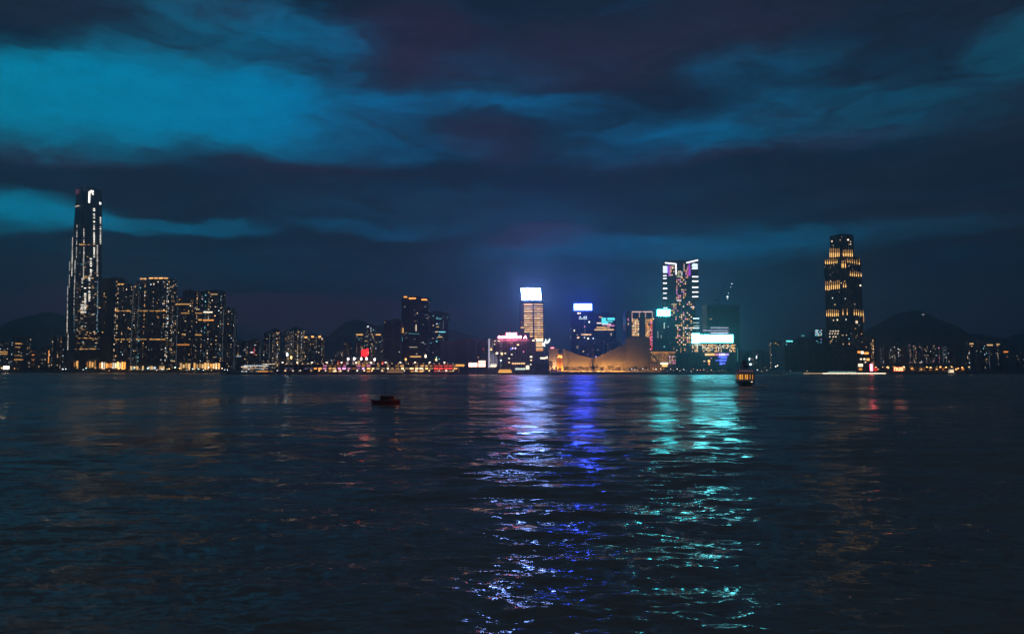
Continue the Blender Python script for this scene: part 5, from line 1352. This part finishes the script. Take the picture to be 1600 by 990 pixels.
kinds = [tree_mesh(s, 10.0) for s in (1, 2, 3, 4)]
r = random.Random(44)
def tree(px, Y, h, label, group):
    p = P(px, 575, Y); k = r.randrange(4)
    t = thing('promenade_tree', label, 'tree', (p.x, Y, GROUND), r.uniform(0, 6.28), group)
    t.scale = (h / 10,) * 3
    for nm, me in zip(('trunk', 'crown'), kinds[k]):
        o = bpy.data.objects.new(nm, me); C.objects.link(o); o.parent = t
for k in range(26):
    tree(882 + k * 5.1 + r.uniform(-1.5, 1.5), 1196 + r.uniform(0, 10), r.uniform(6.5, 11.0) + (3.0 if k in (7, 9) else 0), 'dark round topped tree of the row before the curved hall', 'promenade trees before the hall')
for k in range(14):
    tree(1016 + k * 9.3 + r.uniform(-3, 3), 1200 + r.uniform(0, 20), r.uniform(6.0, 9.0), 'dark tree on the promenade between the pavilion and the blue panels', 'promenade trees right of the hall')
for k in range(7):
    tree(838 + k * 3.4, 1230 + r.uniform(0, 10), r.uniform(12, 20), 'tall dark tree in the gap between the hotel and the tan block', 'trees between hotel and hall')
for k in range(16):
    tree(1364 + k * 6.5 + r.uniform(-2, 2), 1345 + r.uniform(0, 30), r.uniform(8, 12), 'bushy tree glowing amber from road lamps on the right quay', 'trees on the right quay')
for k in range(22):
    tree(14 + k * 15.5 + r.uniform(-5, 5), 1782 + r.uniform(0, 6), r.uniform(8, 13), 'dark tree on the left shore promenade', 'trees on the left shore')

# ------------------------------------------------------------------ boats
HULLW = mat('white_hull', (0.55, 0.55, 0.55), 0.4, var=0.08); HULLG = mat('green_hull', (0.05, 0.12, 0.09), 0.4, var=0.1); HULLR = mat('red_hull', (0.50, 0.08, 0.05), 0.5, var=0.2); WOOD = mat('boat_wood', (0.26, 0.12, 0.07), 0.6, var=0.25, scale=0.8)
def hull_mesh(mb, L, B, D, z0=-0.6, sheer=0.4, both=False):
    """A hull along local x, bow at +x; two ended when both is set."""
    sec = []
    for i in range(11):
        u = -1 + 2 * i / 10
        if both: bw = B / 2 * (1 - abs(u) ** 3.0) ** 0.6 + 0.05
        else: bw = B / 2 * ((1 - max(0, u) ** 2.2) ** 0.7 * (0.86 + 0.14 * min(1, (u + 1) * 2))) + 0.05
        zt = D + sheer * u * u
        sec.append((u * L / 2, bw, zt))
    for x, bw, zt in sec: mb.v += [(x * 0.95, -bw * 0.6, z0), (x, -bw, zt), (x, bw, zt), (x * 0.95, bw * 0.6, z0)]
    for i in range(10):
        a, b = 4 * i, 4 * i + 4
        mb.f += [(a + 1, a, b, b + 1), (a + 2, a + 1, b + 1, b + 2), (a + 3, a + 2, b + 2, b + 3), (a, a + 3, b + 3, b)]
    mb.f += [(0, 1, 2, 3), (43, 42, 41, 40)]; mb.c = [None] * len(mb.f)

def ferry(label, pos, rz, L=34.0, B=9.2, cabin=(1.0, 0.42, 0.08), power=1.0, hull=None, detail=True, mauve=False):
    t = thing('harbour_ferry', label, 'ferry', (pos[0], pos[1], 0.0), rz)
    hb = MB(); hull_mesh(hb, L, B, 2.1, both=True); hb.build('hull', hull or HULLG, t)
    one('rubbing_strake', lambda q: [q.box(0, s * (B / 2 + 0.06), 1.7, L * 0.6, 0.3, 0.35) for s in (-1, 1)], DARK, t)
    one('lower_deck', lambda q: q.box(0, 0, 2.35, L * 0.92, B * 0.9, 0.3), HULLW, t)
    # lower saloon: sill, posts and a lit interior seen through openings
    for lv, (z, ll, lh) in enumerate(((2.5, 0.80, 2.3), (6.0, 0.72, 1.1))):
        lit = emit('cabin_%.2f_%.2f_%d' % (cabin[1], power, lv), cabin if lv == 0 or not mauve else (0.55, 0.30, 0.42), power if lv == 0 or not mauve else 0.10)
        one('cabin_sill', lambda q: q.box(0, 0, z + 0.35, L * ll, B * 0.86, 0.7), HULLW, t)
        one('saloon_light', lambda q: q.box(0, 0, z + 0.72 + lh / 2, L * ll - 0.6, B * 0.80, lh), lit, t)
        n = int(L * ll / 2.0)
        pm = MB()
        for k in range(n + 1):
            x = -L * ll / 2 + L * ll * k / n
            for s in (-1, 1): pm.box(x, s * B * 0.425, z + 0.75 + lh / 2, 0.22, 0.22, lh + 0.06)
        for k in range(7):
            y = -B * 0.42 + B * 0.84 * k / 6
            for s in (-1, 1): pm.box(s * L * ll / 2, y, z + 0.75 + lh / 2, 0.2, rng.choice((0.2, 0.3, 0.9)), lh + 0.06)
        pm.build('window_post', HULLW, t, stuff=True)
        one('deck_roof', lambda q: q.box(0, 0, z + lh + 0.95, L * (ll + 0.08), B * 0.94, 0.28), HULLW, t)
    wm = HULLW
    for s in (-1, 1):
        wh = one('wheelhouse', lambda q: q.prism([(s * L * 0.27 - 1.6, -1.6), (s * L * 0.27 + 1.6, -1.6), (s * L * 0.27 + 1.6, 1.6), (s * L * 0.27 - 1.6, 1.6)], 8.2, 10.3), wm, t)
        one('window', lambda q: [q.box(s * L * 0.27 + e * 1.62, 0, 9.4, 0.1, 2.6, 0.9) for e in (-1, 1)], PANE, wh)
    fn = one('funnel', lambda q: q.lathe(0, 0, [(1.5, 8.2), (1.4, 10), (1.2, 12.2), (1.25, 12.5)], 10), mat('funnel_paint', (0.40, 0.24, 0.24), 0.6), t)
    one('mast', lambda q: (q.bar((3.4, 0, 7.9), (3.4, 0, 14.5), 0.12), q.bar((3.4, -1.2, 12.6), (3.4, 1.2, 12.6), 0.07)), STEEL, t)
    one('deck_lamp', lambda q: [q.box(s * L * 0.42, y, 2.1, 0.3, 0.8, 0.25) for s in (-1, 1) for y in (-2.4, -0.6, 1.4)], emit('boat_lamp', CREAM, 1.6), t)
    one('rail', lambda q: [q.bar((-L * 0.4, s * B * 0.45, 3.6), (L * 0.4, s * B * 0.45, 3.6), 0.05) for s in (-1, 1)], STEEL, t)
    return t
p = P(1164, 602.6, 374)
ferry('double ended ferry with orange lit saloon heading away in front of the teal reflection', (p.x, 358 + 16), math.radians(76), 33, 8.2, (1.0, 0.40, 0.05), 0.62, mauve=True)
p = P(789, 583, 1166)
ferry('orange lit ferry moored at the landing below the pink signed hotel', (p.x, 1168), math.radians(4), 26, 8.5, (1.0, 0.45, 0.07), 1.3)
p = P(869, 584, 1120)
ferry('small dark ferry passing below the clock tower', (p.x, 1120), math.radians(12), 22, 8.0, (0.5, 0.25, 0.5), 0.12)
p = P(617, 584, 1150)
ferry('dim ferry lying against the middle of the long pier', (p.x, 1150), math.radians(0), 30, 8.5, (1.0, 0.5, 0.2), 0.25)
p = P(1503, 583, 1205)
ferry('tiny boat with bright cream cabin near the right shore', (p.x, 1235), math.radians(10), 9, 6.0, (1.0, 0.75, 0.5), 1.6)
def excursion_boat():
    Y = 1188; p = P(404, 582, Y); k = Y / F
    t = thing('excursion_boat', 'moored white excursion boat with bright roof lines left of the long pier', 'boat', (p.x, Y, 0))
    L = 56 * k; hb = MB(); hull_mesh(hb, L, 12, 3.0, sheer=0.6); hb.build('hull', HULLW, t)
    for lv, (z, ll, x0) in enumerate(((3.2, 0.86, -1.5), (6.6, 0.76, -2.5), (10.0, 0.66, -3.5))):
        one('deck', lambda q: q.box(x0, 0, z, L * ll + 2, 11, 0.35), HULLW, t)
        one('cabin', lambda q: q.box(x0, 0, z + 1.7, L * ll, 9.4, 3.0), HULLW, t)
        r = random.Random(50 + lv)
        n = 15
        for q_ in range(n):
            x = x0 - L * ll / 2 + L * ll * (q_ + 0.5) / n
            pw = r.choice((0, 0.15, 0.4, 0.8)) if not (lv == 0 and q_ > 7 and q_ < 13) else 1.1
            col = r.choice((WARM, CREAM, COOL, AMBER)) if pw < 1.1 else AMBER
            one('window', lambda q: q.box(x, -4.75, z + 1.8, L * ll / n * 0.7, 0.2, 1.3), emit('boat_win_%d_%d' % (lv, q_), col, pw) if pw else PANE, t)
    one('roof', lambda q: q.box(-3.5, 0, 13.6, L * 0.7, 11, 0.4), HULLW, t)
    for x0_, x1_, z, col, pw in ((-0.38, 0.30, 14.1, (0.8, 0.95, 1.0), 1.4), (-0.46, -0.30, 12.4, CREAM, 1.6), (-0.42, 0.28, 9.9, (1, 0.9, 0.8), 0.5), (0.14, 0.48, 16.6, CREAM, 1.0)):
        one('light_strip', lambda q: q.box((x0_ + x1_) / 2 * L, -5.8, z, (x1_ - x0_) * L, 0.4, 0.6), emit('boat_line_%d' % int(z * 10), col, pw), t)
    one('mast', lambda q: [q.bar((x * L, 0, 13.6), (x * L, 0, 18), 0.2) for x in (-0.2, 0.16, 0.46)], STEEL, t)
excursion_boat()
def junk():
    Y = 170; p = P(592, 632, Y)
    t = thing('wooden_junk', 'dim red brown wooden boat with a bare mast low on the dark water', 'boat', (p.x + 1.6, Y, 0.0), math.radians(186))
    t.scale = (0.72,) * 3
    hb = MB(); hull_mesh(hb, 9.2, 3.0, 1.15, -0.5, 0.5); hb.build('hull', HULLR, t)
    one('gunwale', lambda q: [q.bar((-4.2, s * 1.35, 1.5), (2.6, s * 1.42, 1.32), 0.08) for s in (-1, 1)], WOOD, t)
    c = one('cabin', lambda q: q.box(-0.6, 0, 2.0, 4.6, 2.2, 1.3), WOOD, t)
    one('window', lambda q: [q.box(-2.2 + k * 1.05, s * 1.12, 2.2, 0.7, 0.08, 0.55) for k in range(4) for s in (-1, 1)], PANE, c)
    one('cabin_roof', lambda q: q.box(-0.6, 0, 2.72, 5.0, 2.5, 0.12), HULLR, t)
    one('mast', lambda q: q.bar((0.2, 0, 2.7), (0.2, 0, 7.4), 0.09), WOOD, t)
    l = bpy.data.lights.new('deck_lantern', 'POINT'); l.energy = 12; l.color = (1.0, 0.34, 0.14); l.shadow_soft_size = 0.15
    lo = bpy.data.objects.new('lantern_light', l); C.objects.link(lo); lo.parent = t; lo.location = (-3.6, 1.9, 3.0)
    one('lantern', lambda q: (q.lathe(-3.6, 1.9, [(0.05, 3.2), (0.16, 3.3), (0.05, 3.42)], 6), q.bar((-3.6, 1.3, 3.4), (-3.6, 1.95, 3.4), 0.03), q.bar((-3.6, 1.3, 1.5), (-3.6, 1.3, 3.4), 0.03)), DARK, t)
    one('boom', lambda q: q.bar((0.2, 0, 3.6), (-3.0, 0, 3.9), 0.06), WOOD, t)
    one('rigging', lambda q: [q.bar((0.2, 0, 7.2), (4.3, 0, 1.7), 0.02), q.bar((0.2, 0, 7.2), (-4.3, 0, 1.7), 0.02)], DARK, t)
junk()

# ------------------------------------------------------------------ damp evening air
hz = MB()
hz.box(0, 2450, 266, 11900, 5460, 535)
hm = bpy.data.materials.new('haze'); hm.use_nodes = True
hm.cycles.volume_sampling = 'EQUIANGULAR'; nt = hm.node_tree; nt.nodes.clear()
pv = nt.nodes.new('ShaderNodeVolumePrincipled'); ou = nt.nodes.new('ShaderNodeOutputMaterial')
pv.inputs['Color'].default_value = (0.82, 0.90, 0.97, 1); pv.inputs['Density'].default_value = 0.00024; pv.inputs['Anisotropy'].default_value = 0.7
nt.links.new(pv.outputs[0], ou.inputs['Volume'])
o = hz.build('haze', hm); o['kind'] = 'stuff'
